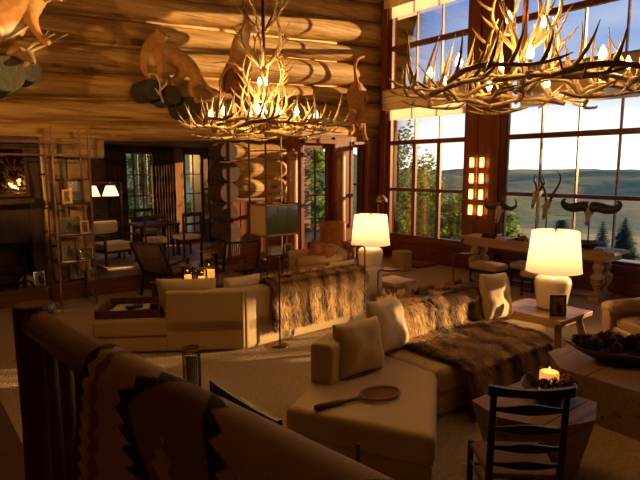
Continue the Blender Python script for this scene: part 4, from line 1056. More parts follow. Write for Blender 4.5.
# ---------------------------------------------------------------- ottoman tray
t = thing('tray', 'large square brown wooden tray on the left end of the far sofa', 'tray', (2.31, 6.62, .432), math.atan2(dAB.y, dAB.x)+.02)
m = MB(); m.box(-.36, .36, -.33, .33, 0, .015); m.obj('tray_floor', M_walnut, t)
for a, b, c, d_ in ((-.38, .38, -.35, -.33), (-.38, .38, .33, .35), (-.38, -.36, -.33, .33), (.36, .38, -.33, .33)): MB().box(a, b, c, d_, 0, .095).obj('side', M_redz, t)
m = MB()
for sx in (-.06, .06): m.tube([(sx, -.352, .05), (sx, -.37, .06), (sx, -.352, .08)], .006, 6)
m.obj('handle', M_iron, t)
ang = math.atan2(dAB.y, dAB.x)
def on_tray(u, v): return (2.31+u*math.cos(ang)-v*math.sin(ang), 6.62+u*math.sin(ang)+v*math.cos(ang), .448)
for i, (u, v) in enumerate(((-.16, .12), (-.16, -.14), (.08, .10))):
    x, y, z = on_tray(u, v); book(['pale magazine at the back left of the brown tray', 'pale magazine at the front left of the brown tray', 'pale magazine in the middle of the brown tray'][i], x, y, z, .20, .26, .014, B4, ang+.1*i)
x, y, z = on_tray(0, .02); o = MB().rbox((0, 0, .02), (.10, .05, .018), .01).obj('eyeglass_case', M_black, smooth=True); o.location = (x, y, z+.016); tag(o, 'small black case on the magazines in the tray', 'case')
x, y, z = on_tray(.26, -.05); o = MB().lathe([(0, 0), (.05, 0), (.06, .07), (.05, .075), (.045, .02), (0, .015)], n=20).obj('small_pot', M_black, smooth=True); o.location = (x, y, z); tag(o, 'small black pot in the right corner of the brown tray', 'pot')

# ---------------------------------------------------------------- hurricane candle holders on a low table beyond the far sofa
t = thing('coffee_table', 'low dark coffee table with hurricane candles beyond the far sofa', 'coffee table', (3.9, 7.85, 0))
MB().box(-.75, .75, -.45, .45, .36, .42).obj('tabletop', M_walnut, t, bevel=.008)
for sx in (-1, 1):
    for sy in (-1, 1): MB().box(sx*.68-.04, sx*.68+.04, sy*.38-.04, sy*.38+.04, 0, .36).obj('leg', M_walnut, t)
def hurricane(label, x, y, r, h, ch):
    t = thing('hurricane_candle', label, 'candle holder', (x, y, .421))
    m = MB(); m.lathe([(r, 0), (r, h)], n=24); m.f = [f for f in m.f if len(f) <= 4]; m.obj('glass_cylinder', M_hur, t, smooth=True)
    m = MB(); m.lathe([(r+.002, h-.012), (r+.002, h), (r-.003, h), (r-.003, h-.012)], n=24); m.f = [f for f in m.f if len(f) <= 4]; m.obj('rim', M_brass, t)
    MB().lathe([(0, .003), (r*.62, .003), (r*.62, ch), (r*.5, ch-.01), (0, ch-.012)], n=20).obj('wax', M_wax, t, smooth=True)
    lamp('candle_light', (0, 0, ch+.04), .5, (1, .42, .1), t, .015)
hurricane('short glass hurricane with an amber candle, leftmost of three', 3.50, 7.60, .088, .32, .17)
hurricane('smallest glass hurricane candle, between the other two', 3.65, 7.44, .085, .28, .15)
hurricane('tallest and widest glass hurricane candle, rightmost of three', 3.88, 7.64, .135, .50, .20)

# ---------------------------------------------------------------- chairs beyond the far sofa
def strap_chair(label, loc, rz, mt, h=.95, w=.60, lean=.32):
    t = thing('lounge_chair', label, 'chair', loc, rz)      # faces -y
    for sx in (-1, 1):
        MB().bar((sx*w/2, .0, .36), (sx*w/2, lean, h), .035, .045).obj('back_post', M_black, t)
        MB().bar((sx*w/2, -.5, .0), (sx*w/2, -.48, .58), .04, .04).obj('front_leg', M_black, t); MB().bar((sx*w/2, .12, .0), (sx*w/2, .0, .40), .04, .04).obj('rear_leg', M_black, t)
        MB().bar((sx*w/2, -.52, .58), (sx*w/2, .12, .56), .06, .025).obj('armrest', M_black, t)
    for yy, zz in ((0, .38), (-.48, .38), (lean, h)): MB().bar((-w/2, yy, zz), (w/2, yy, zz), .03, .04).obj('cross_rail', M_black, t)
    m = MB(); n = 16
    for k in range(n):
        x = -w/2+.03+(w-.06)*k/(n-1); m.bar((x, 0, .40), (x, lean, h), .024, .008)
    m.obj('woven_back', mt, t)
    MB().rbox((0, -.24, .40), (w/2-.02, .25, .035), .02).obj('seat', mt, t, smooth=True)
M_strap = mat('brown_leather_strap', (.20, .11, .055), .5, var=.3, vscale=9); M_strap2 = mat('red_leather_strap', (.22, .055, .03), .5, var=.3, vscale=9)
strap_chair('dark reclining chair with tan slatted back, left of the hurricane candles', (3.62, 9.05, 0), 2.15, M_strap, .95, .58, .34)
strap_chair('upright chair with red-brown woven leather back, right of the hurricane candles', (4.85, 8.35, 0), PI-.1, M_strap2, .92, .66, .12)
t = thing('pouf', 'black rounded leather pouf left of the red woven chair', 'pouf', (4.75, 9.15, 0))
MB().lathe([(0, 0), (.22, 0), (.30, .1), (.31, .3), (.28, .42), (.15, .5), (0, .52)], n=28).obj('cushion', M_black, t, smooth=True); MB().lathe([(0, .515), (.02, .525), (0, .53)], n=10).obj('button', M_black, t)

# ---------------------------------------------------------------- far room furniture
t = thing('floor_lamp', 'floor lamp with two glowing white shades in the far room', 'floor lamp', (3.86, 11.5, .28))
m = MB(); m.tube([(0, 0, .0), (0, 0, 1.64)], .010, 8); m.tube([(0, 0, 1.64), (-.62, 0, 1.64)], .007, 8); m.tube([(-.62, 0, 1.64), (-.62, 0, 1.55)], .006, 6); m.tube([(-.22, .0, 1.64), (-.22, 0, 1.55)], .006, 6); m.lathe([(0, 0), (.14, 0), (.14, .015), (0, .02)], n=20); m.obj('pole', M_rod, t)
for k, x in enumerate((-.60, -.24)):
    m = MB(); m.lathe([(.165, 1.37), (.09, 1.58)], (x, -.06*k, 0), 28); m.f = [f for f in m.f if len(f) <= 4 and len(f) == 4]
    m.obj('lamp_shade', MATS.get('bright_shade') or shade_mat('bright_shade', (.95, .85, .7), .5, .75, (1, .80, .52)), t, smooth=True)
    lamp('shade_light', (x, -.06*k, 1.40), 2.2, (1, .6, .28), t, .03)
t = thing('lounge_chair', 'cream cushioned armchair under the twin-shade lamp in the far room', 'chair', (3.55, 11.3, .28), .2)
MB().rbox((0, .25, .72), (.28, .07, .13), .06).obj('backrest', M_pillow, t, smooth=True); MB().rbox((0, -.08, .36), (.30, .28, .08), .05).obj('seat', M_pillow, t, smooth=True)
for sx in (-1, 1):
    MB().bar((sx*.33, -.36, 0), (sx*.33, -.34, .58), .04, .04).obj('leg', M_walnut, t); MB().bar((sx*.33, .32, 0), (sx*.33, .28, .58), .04, .04).obj('leg', M_walnut, t); MB().bar((sx*.33, -.38, .58), (sx*.33, .32, .58), .05, .03).obj('armrest', M_walnut, t)
MB().box(-.3, .3, -.34, .30, .24, .28).obj('seat_frame', M_walnut, t)
t = thing('dining_table', 'dark square table in the far room', 'table', (4.55, 11.6, .28))
MB().box(-.45, .45, -.45, .45, .70, .74).obj('tabletop', M_walnut, t, bevel=.006)
for sx in (-1, 1):
    for sy in (-1, 1): MB().box(sx*.4-.03, sx*.4+.03, sy*.4-.03, sy*.4+.03, 0, .70).obj('leg', M_walnut, t)
for i, (x, y, r, lb) in enumerate(((4.3, 10.85, 2.9, 'cream-seated wooden chair at the front left of the far room table'), (5.05, 10.95, 3.3, 'cream-seated wooden chair nearest the plaid curtain at the far room table'), (4.75, 12.45, 0, 'wooden chair on the window side of the far room table'))):
    t = thing('dining_chair', lb, 'chair', (x, y, .28), r)
    MB().rbox((0, 0, .46), (.23, .22, .05), .04).obj('seat', M_pillow, t, smooth=True)
    m = MB(); m.bar((-.22, .21, .95), (.22, .21, .95), .03, .08); m.bar((-.22, .21, .75), (.22, .21, .75), .02, .05); m.obj('backrest', M_walnut, t)
    for sx in (-1, 1): MB().bar((sx*.22, .21, 0), (sx*.22, .21, .98), .035, .035).obj('leg', M_walnut, t); MB().bar((sx*.22, -.2, 0), (sx*.22, -.2, .42), .035, .035).obj('leg', M_walnut, t)
m = MB(); vs = [(3.2+.0, 10.5), (5.6, 10.5), (5.7, 12.9), (3.1, 12.9)]; m.prism(vs, .282, .30); o = m.obj('area_rug', mat('pale_hide_rug', (.50, .42, .32), .95, bump=.6, bscale=30)); tag(o, 'pale rug under the table and chairs of the far room', 'rug')

# ---------------------------------------------------------------- window side: stump, mat, lamp, stools, console
t = thing('stump_stool', 'round bleached tree stump stool under the left window', 'stool', (8.70, 7.98, 0))
n = 20; vs = []
for z in (0, .02, .2, .40, .42):
    for k in range(n): a = 2*PI*k/n; r = .215*(1+.05*math.sin(3*a+.5)+.03*math.sin(7*a))*(1 if .01 < z < .41 else .95); vs.append((r*math.cos(a), r*math.sin(a), z))
m = MB(); m.add(vs, [(j*n+k, j*n+(k+1) % n, (j+1)*n+(k+1) % n, (j+1)*n+k) for j in range(4) for k in range(n)]+[tuple(4*n+k for k in range(n))]); m.obj('trunk_section', wood('stump_wood', (.50, .34, .18), (.32, .19, .09), 'z', rough=.7), t, smooth=False)
t = thing('woven_mat', 'red-brown low woven mat lying on the carpet beside the stump', 'mat', (9.42, 8.12, 0), 0)
m = MB(); m.box(-.32, .32, -.26, .26, 0, .04); m.obj('base', M_trimy, t)
m = MB()
for k in range(8): m.box(-.30, .30, -.24+k*.062, -.21+k*.062, .04, .06)
for k in range(9): m.box(-.30+k*.07, -.275+k*.07, -.24, .24, .04, .055)
m.obj('lattice', M_orange, t)
t = thing('floor_lamp', 'floor lamp with a small silver dome head rising behind the far ceramic lamp', 'floor lamp', (8.3, 8.35, 0))
m = MB(); m.tube([(0, 0, 0), (0, 0, 1.62), (.02, 0, 1.66)], .010, 8); m.lathe([(0, 0), (.13, 0), (.13, .015), (0, .02)], n=20); m.obj('pole', M_bronze, t)
m = MB(); m.lathe([(.13, 1.50), (.12, 1.56), (.07, 1.62), (0, 1.64)], (.06, -.05, 0), 20); m.f = [f for f in m.f if len(f) == 4]; m.obj('dome_shade', M_silver, t, smooth=True)
t = thing('armchair', 'orange leather armchair whose rounded top shows left of the far ceramic lamp', 'armchair', (7.55, 8.9, 0), -.5)
MB().rbox((0, .25, .66), (.30, .10, .40), .09).obj('backrest', M_orange, t, smooth=True); MB().rbox((0, -.05, .36), (.32, .32, .09), .06).obj('seat', M_orange, t, smooth=True)
for sx in (-1, 1):
    MB().rbox((sx*.33, -.03, .42), (.05, .33, .2), .04).obj('armrest', M_orange, t, smooth=True)
    for sy in (-1, 1): MB().tube([(sx*.28, sy*.28, .28), (sx*.28, sy*.28, 0)], [.025, .018], 8).obj('leg', M_walnut, t)

CX0, CX1, CY0, CY1, CH = 9.02, 9.60, 3.72, 6.75, .86
t = thing('console_table', 'long bleached oak console table with urn-turned legs under the right window', 'console table', ((CX0+CX1)/2, (CY0+CY1)/2, 0))
hw, hl = (CX1-CX0)/2, (CY1-CY0)/2
MB().box(-hw, hw, -hl, hl, CH-.055, CH).obj('tabletop', M_oak, t, bevel=.008)
MB().box(-hw+.05, hw-.05, -hl+.10, hl-.10, CH-.17, CH-.055).obj('apron', M_oak, t, bevel=.004)
urn = [(.07, .10), (.075, .14), (.045, .16), (.04, .20), (.06, .23), (.095, .30), (.115, .38), (.115, .42), (.07, .46), (.05, .48), (.06, .50), (.085, .54), (.085, .60), (.05, .64), (.075, .67), (.075, .69)]
for sy in (-1, 1):
    for sx in (-1, 1): MB().lathe(urn, (sx*(hw-.14), sy*(hl-.30), 0), 24).obj('urn_leg', M_oak, t, smooth=True)
    MB().box(-hw+.02, hw-.02, sy*(hl-.30)-.09, sy*(hl-.30)+.09, 0, .10).obj('foot', M_oak, t, bevel=.01)
MB().box(-.05, .05, -hl+.3, hl-.3, .03, .09).obj('stretcher', M_oak, t, bevel=.005)
def stool(label, x, y):
    t = thing('upholstered_stool', label, 'stool', (x, y, 0), 0, None)
    MB().rbox((0, 0, .40), (.21, .30, .06), .045, sag=.015).obj('seat_cushion', mat('worn_cream_hide', (.50, .40, .28), .7, bump=.3, bscale=30), t, smooth=True)
    m = MB()
    for sx in (-1, 1):
        m.bar((sx*.17, -.26, .31), (sx*.17, .26, .31), .03, .06); m.bar((sx*.17, -.26, .10), (sx*.17, .26, .10), .02, .025)
    for sy in (-1, 1): m.bar((-.17, sy*.26, .31), (.17, sy*.26, .31), .03, .06)
    m.obj('frame', M_black, t)
    for sx in (-1, 1):
        for sy in (-1, 1): MB().lathe([(.018, 0), (.026, .03), (.016, .06), (.024, .12), (.015, .16), (.026, .24), (.022, .34)], (sx*.17, sy*.26, 0), 10).obj('turned_leg', M_black, t, smooth=True)
stool('cream-topped stool with black turned legs at the left end of the console', 8.68, 5.80)
stool('cream-topped stool with black turned legs half hidden behind the near lamp shade', 8.70, 4.75)
stool('cream-topped stool with black turned legs standing under the middle of the console', 9.25, 5.3)
CT = CH+.001
book('black book at the bottom of the pile on the left end of the console', 9.22, 6.10, CT, .24, .32, .05, B2); book('thick black book on top of the pile at the left end of the console', 9.22, 6.09, CT+.051, .22, .29, .045, B2, .1)
book('pale open-looking book beside the black pile on the console', 9.16, 5.78, CT, .22, .26, .035, B4, -.1)
book('dark book behind the small brown carving on the console', 9.34, 5.48, CT, .22, .30, .05, B2); book('cream book on the right end of the console', 9.20, 4.02, CT, .2, .16, .03, B4, .15); book('flat cream card-like book at the far right corner of the console', 9.42, 3.80, CT, .16, .12, .015, B4, .1)
t = thing('carving', 'small brown carved animal figure on the console beside the books', 'carving', (9.2, 5.42, CT))
m = MB(); m.ell((0, 0, .07), (.05, .09, .045)); m.ell((0, .09, .10), (.03, .04, .035)); 
for sx in (-1, 1):
    for sy in (-1, 1): m.tube([(sx*.03, sy*.05, .06), (sx*.03, sy*.05, 0)], .014, 7)
m.obj('figure', M_orange, t, smooth=True)
t = thing('carved_bowl', 'dark red-brown carved shallow bowl on the console under the buffalo skull', 'bowl', (9.27, 4.28, CT))
MB().lathe([(0, 0), (.10, 0), (.20, .06), (.25, .11), (.235, .11), (.17, .06), (0, .03)], n=28).obj('bowl_body', M_redz, t, smooth=True)

# ---------------------------------------------------------------- skulls on stands (all face into the room, -x)
def horn(m, pts, r0, r1, n=10, ex=1.25):
    # smooth curve through pts
    P = [V(p) for p in pts]; out = []
    for i in range(len(P)-1):
        a = P[max(i-1, 0)]; b = P[i]; c = P[i+1]; d = P[min(i+2, len(P)-1)]
        for k in range(4):
            s = k/4; out.append(.5*((2*b)+(c-a)*s+(2*a-5*b+4*c-d)*s*s+(3*b-a-3*c+d)*s**3))
    out.append(P[-1]); N_ = len(out)
    m.tube(out, [r0+(r1-r0)*(i/(N_-1))**ex for i in range(N_)], n)
def skull(label, loc, s, kind, zs, yaw=0):
    t = thing('horned_skull', label, 'skull', loc, yaw); h = zs
    MB().lathe([(0, 0), (.09*s+.03, 0), (.09*s+.03, .018), (.012, .025), (.010, h-.10*s), (0, h-.10*s)], n=20).obj('stand', M_black, t)
    m = MB()
    m.ell((.03*s, 0, h+.12*s), (.09*s, .085*s, .09*s)); m.tube([(0, 0, h+.14*s), (-.07*s, 0, h-.02*s), (-.12*s, 0, h-.18*s), (-.13*s, 0, h-.24*s)], [.085*s, .065*s, .045*s, .035*s], 14)
    for sy in (-1, 1): m.ell((-.04*s, sy*.075*s, h+.06*s), (.045*s, .03*s, .045*s))
    if kind == 'buffalo': m.ell((.0, 0, h+.13*s), (.10*s, .12*s, .08*s))
    o = m.obj('skull', M_bone, t); r = o.modifiers.new('r', 'REMESH'); r.mode = 'VOXEL'; r.voxel_size = .009*s; r.use_smooth_shade = True
    sm = o.modifiers.new('s', 'SMOOTH'); sm.iterations = 4
    m = MB()
    for sy in (-1, 1):
        m.ell((-.075*s, sy*.085*s, h+.075*s), (.018*s, .016*s, .022*s)); m.ell((-.155*s, sy*.018*s, h-.17*s), (.012*s, .010*s, .035*s))
    m.obj('sockets', M_dark, t, smooth=True)
    for sy in (-1, 1):
        m = MB(); f = lambda *p: [(x*s, sy*y*s, h+z*s) for x, y, z in p]
        if kind == 'buffalo': horn(m, f((.0, .05, .20), (-.01, .20, .20), (.0, .38, .16), (.0, .54, .17), (.0, .64, .24), (.0, .65, .32), (0, .59, .36)), .125*s, .010*s, 16, 1.9); mt = M_horn
        elif kind == 'gnu': horn(m, f((.02, .03, .18), (0, .14, .14), (-.02, .30, .11), (0, .42, .20), (0, .38, .34)), .075*s, .008*s); mt = M_horn
        elif kind == 'lyre': horn(m, f((.03, .045, .18), (.08, .10, .38), (.10, .22, .62), (.06, .26, .80), (0, .20, .92)), .036*s, .007*s); mt = M_hornr
        else: horn(m, f((.03, .04, .18), (.05, .09, .30), (.05, .14, .38), (.0, .12, .47), (-.03, .05, .55)), .032*s, .006*s); mt = M_horn
        m.obj('horn', mt, t, smooth=True)
skull('pale skull with thin black outspread horns at the left end of the console', (9.25, 5.97, CT), .82, 'gnu', .50)
skull('small pale skull with short hooked dark horns on a stand, second on the console', (9.45, 5.33, CT), .80, 'hook', .80, -.2)
skull('pale skull with tall curved lyre horns behind the near lamp shade', (9.25, 5.02, CT), .74, 'lyre', .62)
skull('buffalo skull with broad heavy black horns at the right of the console', (9.30, 4.28, CT), .72, 'buffalo', .56)
# ---------------------------------------------------------------- column of glass tube lights on the pillar
t = thing('wall_sconce', 'brass column of eight glowing glass tubes on the pillar between the windows', 'wall sconce', (XW-.09, 6.90, 0))
m = MB(); m.tube([(-.05, 0, 1.05), (-.05, 0, 2.52)], .012, 8); m.tube([(-.05, .0, .05), (-.05, 0, 1.1)], .006, 6); m.box(-.06, .02, -.03, .03, 1.14, 1.2); m.box(-.06, .02, -.03, .03, 2.44, 2.5)
for k in range(4): z = 1.22+k*.335; m.box(-.07, -.03, -.16, .16, z-.012, z+.006)
m.obj('stem', M_brass, t)
for k in range(4):
    for sy in (-1, 1):
        z = 1.23+k*.335; g = MB(); g.lathe([(.046, 0), (.046, .21)], (-.05, sy*.125, z), 16); g.f = [f for f in g.f if len(f) == 4]; gl = g.obj('glass_tube', MATS.get('frosted_tube') or shade_mat('frosted_tube', (.95, .85, .7), .6, .8, (1, .46, .13)), t, smooth=True)
        MB().lathe([(.018, .01), (.024, .05), (.022, .10), (.014, .16), (.004, .18)], (-.05, sy*.125, z), 12).obj('bulb', M_flame, gl, smooth=True)
        lamp('tube_light', (-.05, sy*.125, z+.10), 1.6, (1, .5, .17), t, .02)

# ---------------------------------------------------------------- mountain lions on the log wall
def tawny(name, base, patches):
    m, nt, b = nodes(name); N = nt.nodes.new; L = nt.links.new
    tc = N('ShaderNodeTexCoord'); n = N('ShaderNodeTexNoise'); n.inputs['Scale'].default_value = 14; n.inputs['Detail'].default_value = 6; L(tc.outputs['Object'], n.inputs[0])
    r = N('ShaderNodeValToRGB'); L(n.outputs[0], r.inputs[0]); r.color_ramp.elements[0].position = .3; r.color_ramp.elements[1].position = .7
    r.color_ramp.elements[0].color = (*[c*.7 for c in base], 1); r.color_ramp.elements[1].color = (*base, 1); last = r.outputs[0]
    for c, rad, col in patches:
        vm = N('ShaderNodeVectorMath'); vm.operation = 'DISTANCE'; L(tc.outputs['Object'], vm.inputs[0]); vm.inputs[1].default_value = c
        mr = N('ShaderNodeMapRange'); L(vm.outputs['Value'], mr.inputs[0]); mr.inputs[1].default_value = rad*.6; mr.inputs[2].default_value = rad*1.15; mr.inputs[3].default_value = 1; mr.inputs[4].default_value = 0
        mx = N('ShaderNodeMix'); mx.data_type = 'RGBA'; L(mr.outputs[0], mx.inputs[0]); L(last, mx.inputs[6]); mx.inputs[7].default_value = (*col, 1); last = mx.outputs[2]
    L(last, b.inputs['Base Color']); b.inputs['Roughness'].default_value = .75; b.inputs['Sheen Weight'].default_value = .2; b.inputs['Specular IOR Level'].default_value = .2
    n2 = N('ShaderNodeTexNoise'); n2.inputs['Scale'].default_value = 90; L(tc.outputs['Object'], n2.inputs[0]); bp = N('ShaderNodeBump'); bp.inputs['Strength'].default_value = .4; bp.inputs['Distance'].default_value = .01; L(n2.outputs[0], bp.inputs['Height']); L(bp.outputs[0], b.inputs['Normal'])
    return m
def sculpt(m, name, mt, parent, vox=.016, it=6):
    o = m.obj(name, mt, parent, smooth=True)
    r = o.modifiers.new('r', 'REMESH'); r.mode = 'VOXEL'; r.voxel_size = vox; r.use_smooth_shade = True
    s = o.modifiers.new('s', 'SMOOTH'); s.iterations = it; s.factor = .5
    return o
def limb(m, pts, rs, n=12):
    P = [V(p) for p in pts]; out = []; R_ = []
    for i in range(len(P)-1):
        a = P[max(i-1, 0)]; b = P[i]; c = P[i+1]; d = P[min(i+2, len(P)-1)]
        for k in range(4):
            s = k/4; out.append(.5*((2*b)+(c-a)*s+(2*a-5*b+4*c-d)*s*s+(3*b-a-3*c+d)*s**3)); R_.append(rs[i]+(rs[i+1]-rs[i])*s)
    out.append(P[-1]); R_.append(rs[-1]); m.tube(out, R_, n); m.ell(out[0], (R_[0],)*3); m.ell(out[-1], (R_[-1],)*3)
PALE = (.72, .58, .40)
def cat_head(m, c, look, up, s=1.0):
    """skull, muzzle, ears; returns an orientation matrix"""
    x = look.normalized(); y = up.cross(x).normalized(); z = x.cross(y).normalized()
    R_ = Matrix((x, y, z)).transposed().to_4x4(); T = lambda *p: c+R_ @ V([q*s for q in p])
    m.ell(c, (.105*s, .095*s, .09*s), 14, R_.to_3x3().to_4x4()); m.ell(T(.09, 0, -.03), (.065*s, .052*s, .045*s), 12, R_)
    for sy in (-1, 1):
        m.ell(T(.0, sy*.055, -.02), (.06*s, .045*s, .05*s), 10, R_)
        m.tube([T(-.01, sy*.062, .06), T(-.015, sy*.072, .105), T(-.015, sy*.076, .125)], [.036*s, .025*s, .008*s], 8)
    return R_, T
def face(parent, T, s, R_):
    m = MB()
    for sy in (-1, 1): m.ell(T(.088, sy*.042, .022), (.012*s, .013*s, .010*s), 8)
    m.obj('eyes', M_horn, parent, smooth=True, world=True)
    m = MB(); m.ell(T(.150, 0, -.012), (.014*s, .020*s, .012*s), 8); m.ell(T(.125, 0, -.055), (.02*s, .028*s, .006*s), 8); m.obj('nose', mat('dark_nose', (.08, .035, .03), .5), parent, smooth=True, world=True)
    m = MB()
    for sy in (-1, 1): m.ell(T(.118, sy*.022, -.035), (.036*s, .027*s, .024*s), 10, R_)
    m.obj('muzzle', mat('pale_muzzle', PALE, .8), parent, smooth=True, world=True)
TAWNY = (.50, .235, .065)
def q(px, py, Y=9.40): return on_wall(px, py, Y)
# lion 2: standing on log stubs left of the first chandelier
c0 = q(160, 62)
t = thing('mountain_lion', 'tawny mounted mountain lion standing on stubs, left of the first chandelier', 'mountain lion', tuple(q(170, 82)))
body = MB()
limb(body, [q(152, 56), q(163, 52), q(174, 57), q(187, 66), q(194, 73)], [.20, .21, .175, .165, .13])
limb(body, [q(151, 50), q(153, 43), q(158, 37)], [.16, .13, .105])
limb(body, [q(147, 55, 9.33), q(143.5, 63, 9.30), q(145, 72, 9.28), q(148, 75, 9.22)], [.10, .068, .045, .05])
limb(body, [q(160, 58, 9.28), q(161, 68, 9.24), q(159, 77, 9.22), q(161, 81, 9.18)], [.10, .065, .045, .052])
limb(body, [q(192, 71, 9.3), q(196, 80, 9.28), q(190, 86, 9.34), q(194, 98, 9.30), q(197, 101, 9.24)], [.13, .095, .06, .042, .048])
limb(body, [q(184, 70, 9.5), q(178, 78, 9.45), q(172, 82, 9.44), q(173, 90, 9.42)], [.12, .08, .05, .045])
limb(body, [q(196, 71), q(205, 84), q(214, 93), q(221, 91), q(221.5, 83)], [.06, .038, .033, .032, .028])
R_, T = cat_head(body, q(160, 36, 9.30), V((.75, -.75, .0)), V((0, 0, 1)), 1.05)
loc = tuple(q(170, 82))
sculpt(body, 'body', tawny('lion_coat', TAWNY, [(tuple(q(147, 60)), .17, PALE), (tuple(q(172, 72, 9.3)), .10, PALE)]), t); t.children[0].matrix_parent_inverse = WM[t.name].inverted()
face(t, T, 1.05, R_)
def stub(label, c, r, ln=.45):
    m = MB(); m.tube([(c[0], YW+.02, c[2]), (c[0], c[1]+.05, c[2]+.01), (c[0]+.01, c[1]-ln*.3, c[2])], [r*1.05, r, r*.97], 14)
    o = m.obj('log_stub', mat('mossy_bark', (.045, .042, .020), .95, bump=.9, bscale=12), bevel=.01); tag(o, label, 'log stub'); return o
stub('mossy log stub under the front paws of the standing lion', q(150, 90, 9.4), .18); stub('round log stub under the belly of the standing lion', q(170, 96, 9.42), .17); stub('dark log stub under the hind paw of the standing lion', q(189, 108, 9.4), .19)
def branch_antler(label, base, pts_list, rr=.022):
    m = MB()
    for pts in pts_list: horn(m, [q(*p) for p in pts], rr, .005, 8)
    o = m.obj('shed_antler', M_bone, smooth=True); tag(o, label, 'antler'); return o
branch_antler('pale branching antler propped on the stubs below the standing lion', None, [[(163, 102, 9.30), (160, 92, 9.18), (160, 84, 9.03), (155, 74, 9.05), (145, 75, 9.05)], [(160, 90, 9.05), (166, 84, 9.04), (166, 80, 9.04)], [(160, 95, 9.08), (155, 88, 9.06)]])
# lion 3: sitting upright behind the chandelier column
t = thing('mountain_lion', 'pale-chested mountain lion sitting upright behind the chandelier column', 'mountain lion', tuple(q(240, 68)))
body = MB()
limb(body, [q(240, 64), q(239, 54), q(241, 42), q(245, 33)], [.19, .18, .16, .12])
limb(body, [q(245, 46, 9.3), q(247, 56, 9.25), q(247, 67, 9.22), q(250, 69, 9.18)], [.09, .06, .045, .05])
limb(body, [q(238, 46, 9.35), q(240, 57, 9.28), q(241, 67, 9.25), q(243, 70, 9.2)], [.09, .06, .045, .05])
limb(body, [q(234, 62), q(239, 66, 9.3), q(236, 70, 9.3)], [.12, .10, .06])
limb(body, [q(232, 64), q(224, 72), q(220, 84), q(223, 92)], [.05, .035, .03, .025])
R_, T = cat_head(body, q(247, 27, 9.33), V((.85, -.5, .02)), V((0, 0, 1)), 1.0)
sculpt(body, 'body', tawny('sitting_lion_coat', TAWNY, [(tuple(q(246, 44, 9.25)), .20, PALE), (tuple(q(245, 35, 9.25)), .12, PALE)]), t); t.children[0].matrix_parent_inverse = WM[t.name].inverted()
face(t, T, 1.0, R_)
branch_antler('long pale antler pointing left under the sitting lion', None, [[(250, 78, 9.2), (238, 66, 9.15), (226, 62, 9.15), (212, 63, 9.1)]], .03)
m = MB(); limb(m, [q(232, 68, 9.5), q(236, 84, 9.45), q(244, 96, 9.45), q(240, 108, 9.5)], [.14, .19, .20, .13]); limb(m, [q(229, 72, 9.5), q(228, 88, 9.45)], [.12, .11]); limb(m, [q(243, 80, 9.5), q(247, 92, 9.55)], [.12, .2])
o = sculpt(m, 'driftwood_root', mat('red_root_wood', (.22, .06, .025), .6, bump=.6, bscale=10, var=.5, vscale=5), None); tag(o, 'reddish gnarled root ledge fixed to the wall under the sitting lion', 'root')
# lion 4: climbing down head first near the corner
t = thing('mountain_lion', 'mountain lion climbing down head first with tail raised, near the window corner', 'mountain lion', tuple(q(358, 100)))
body = MB()
limb(body, [q(357, 89, 9.66), q(356, 100, 9.64), q(357, 112, 9.55), q(359, 120)], [.17, .19, .17, .12])
limb(body, [q(357, 84, 9.64), q(355.5, 75, 9.62), q(355, 66, 9.6), q(358, 59, 9.6), q(364, 56.5, 9.6)], [.07, .042, .038, .036, .03])
limb(body, [q(353, 113, 9.3), q(351, 122, 9.2), q(353, 130, 9.2), q(350, 134, 9.15)], [.10, .06, .045, .05])
limb(body, [q(361, 115, 9.3), q(363, 125, 9.2), q(364, 134, 9.2), q(366, 139, 9.15)], [.10, .06, .045, .05])
limb(body, [q(352, 92, 9.66), q(350, 100, 9.75), q(352, 108, 9.8)], [.12, .08, .05]); limb(body, [q(362, 92, 9.66), q(364, 101, 9.75), q(362, 108, 9.8)], [.12, .08, .05])
R_, T = cat_head(body, q(359, 123, 9.18), V((.1, -.6, -.75)), V((0, -.7, .6)), .95)
sculpt(body, 'body', tawny('climbing_lion_coat', TAWNY, [(tuple(q(357, 108, 9.2)), .14, PALE)]), t); t.children[0].matrix_parent_inverse = WM[t.name].inverted()
face(t, T, .95, R_)
# lion 1: at the top left, leaning over a deer mount
q1 = lambda x, y, Y=9.2: on_wall(x, y, Y)
t = thing('mountain_lion', 'large mountain lion at the upper left edge, above the deer head', 'mountain lion', tuple(q1(20, 30)))
body = MB()
limb(body, [q1(-22, 20), q1(-2, 18), q1(18, 8), q1(32, -2)], [.27, .30, .28, .20])
limb(body, [q1(30, 2, 9.1), q1(31, 18, 9.0), q1(36, 30, 8.95), q1(43, 40, 8.9), q1(47, 42, 8.85)], [.15, .10, .06, .045, .055])
limb(body, [q1(-8, 22, 9.1), q1(-8, 38, 9.0), q1(-20, 48, 9.0)], [.15, .11, .06])
limb(body, [q1(22, 4, 9.3), q1(24, 20, 9.3), q1(20, 34, 9.3)], [.13, .07, .05])
limb(body, [q1(30, -2), q1(42, -6), q1(48, -7)], [.17, .14, .12])
limb(body, [q1(-24, 18), q1(-40, 30), q1(-55, 60), q1(-50, 85)], [.09, .05, .04, .035])
R_, T = cat_head(body, q1(50, -7, 9.05), V((.9, -.35, -.25)), V((0, 0, 1)), 1.15)
sculpt(body, 'body', tawny('leaning_lion_coat', TAWNY, [(tuple(q1(12, 36, 9.1)), .22, PALE), (tuple(q1(-2, 42, 9.1)), .2, PALE)]), t); t.children[0].matrix_parent_inverse = WM[t.name].inverted()
face(t, T, 1.15, R_)
stub('round dark mossy log stub at the far left edge, below the large lion', q1(4, 75, 9.2), .26); stub('dark mossy log stub right of the leftmost one, under the deer head', q1(28, 72, 9.4), .17)
t = thing('deer_head', 'brown mounted deer head with small antlers under the large lion', 'deer mount', tuple(q1(30, 60, 9.3)))
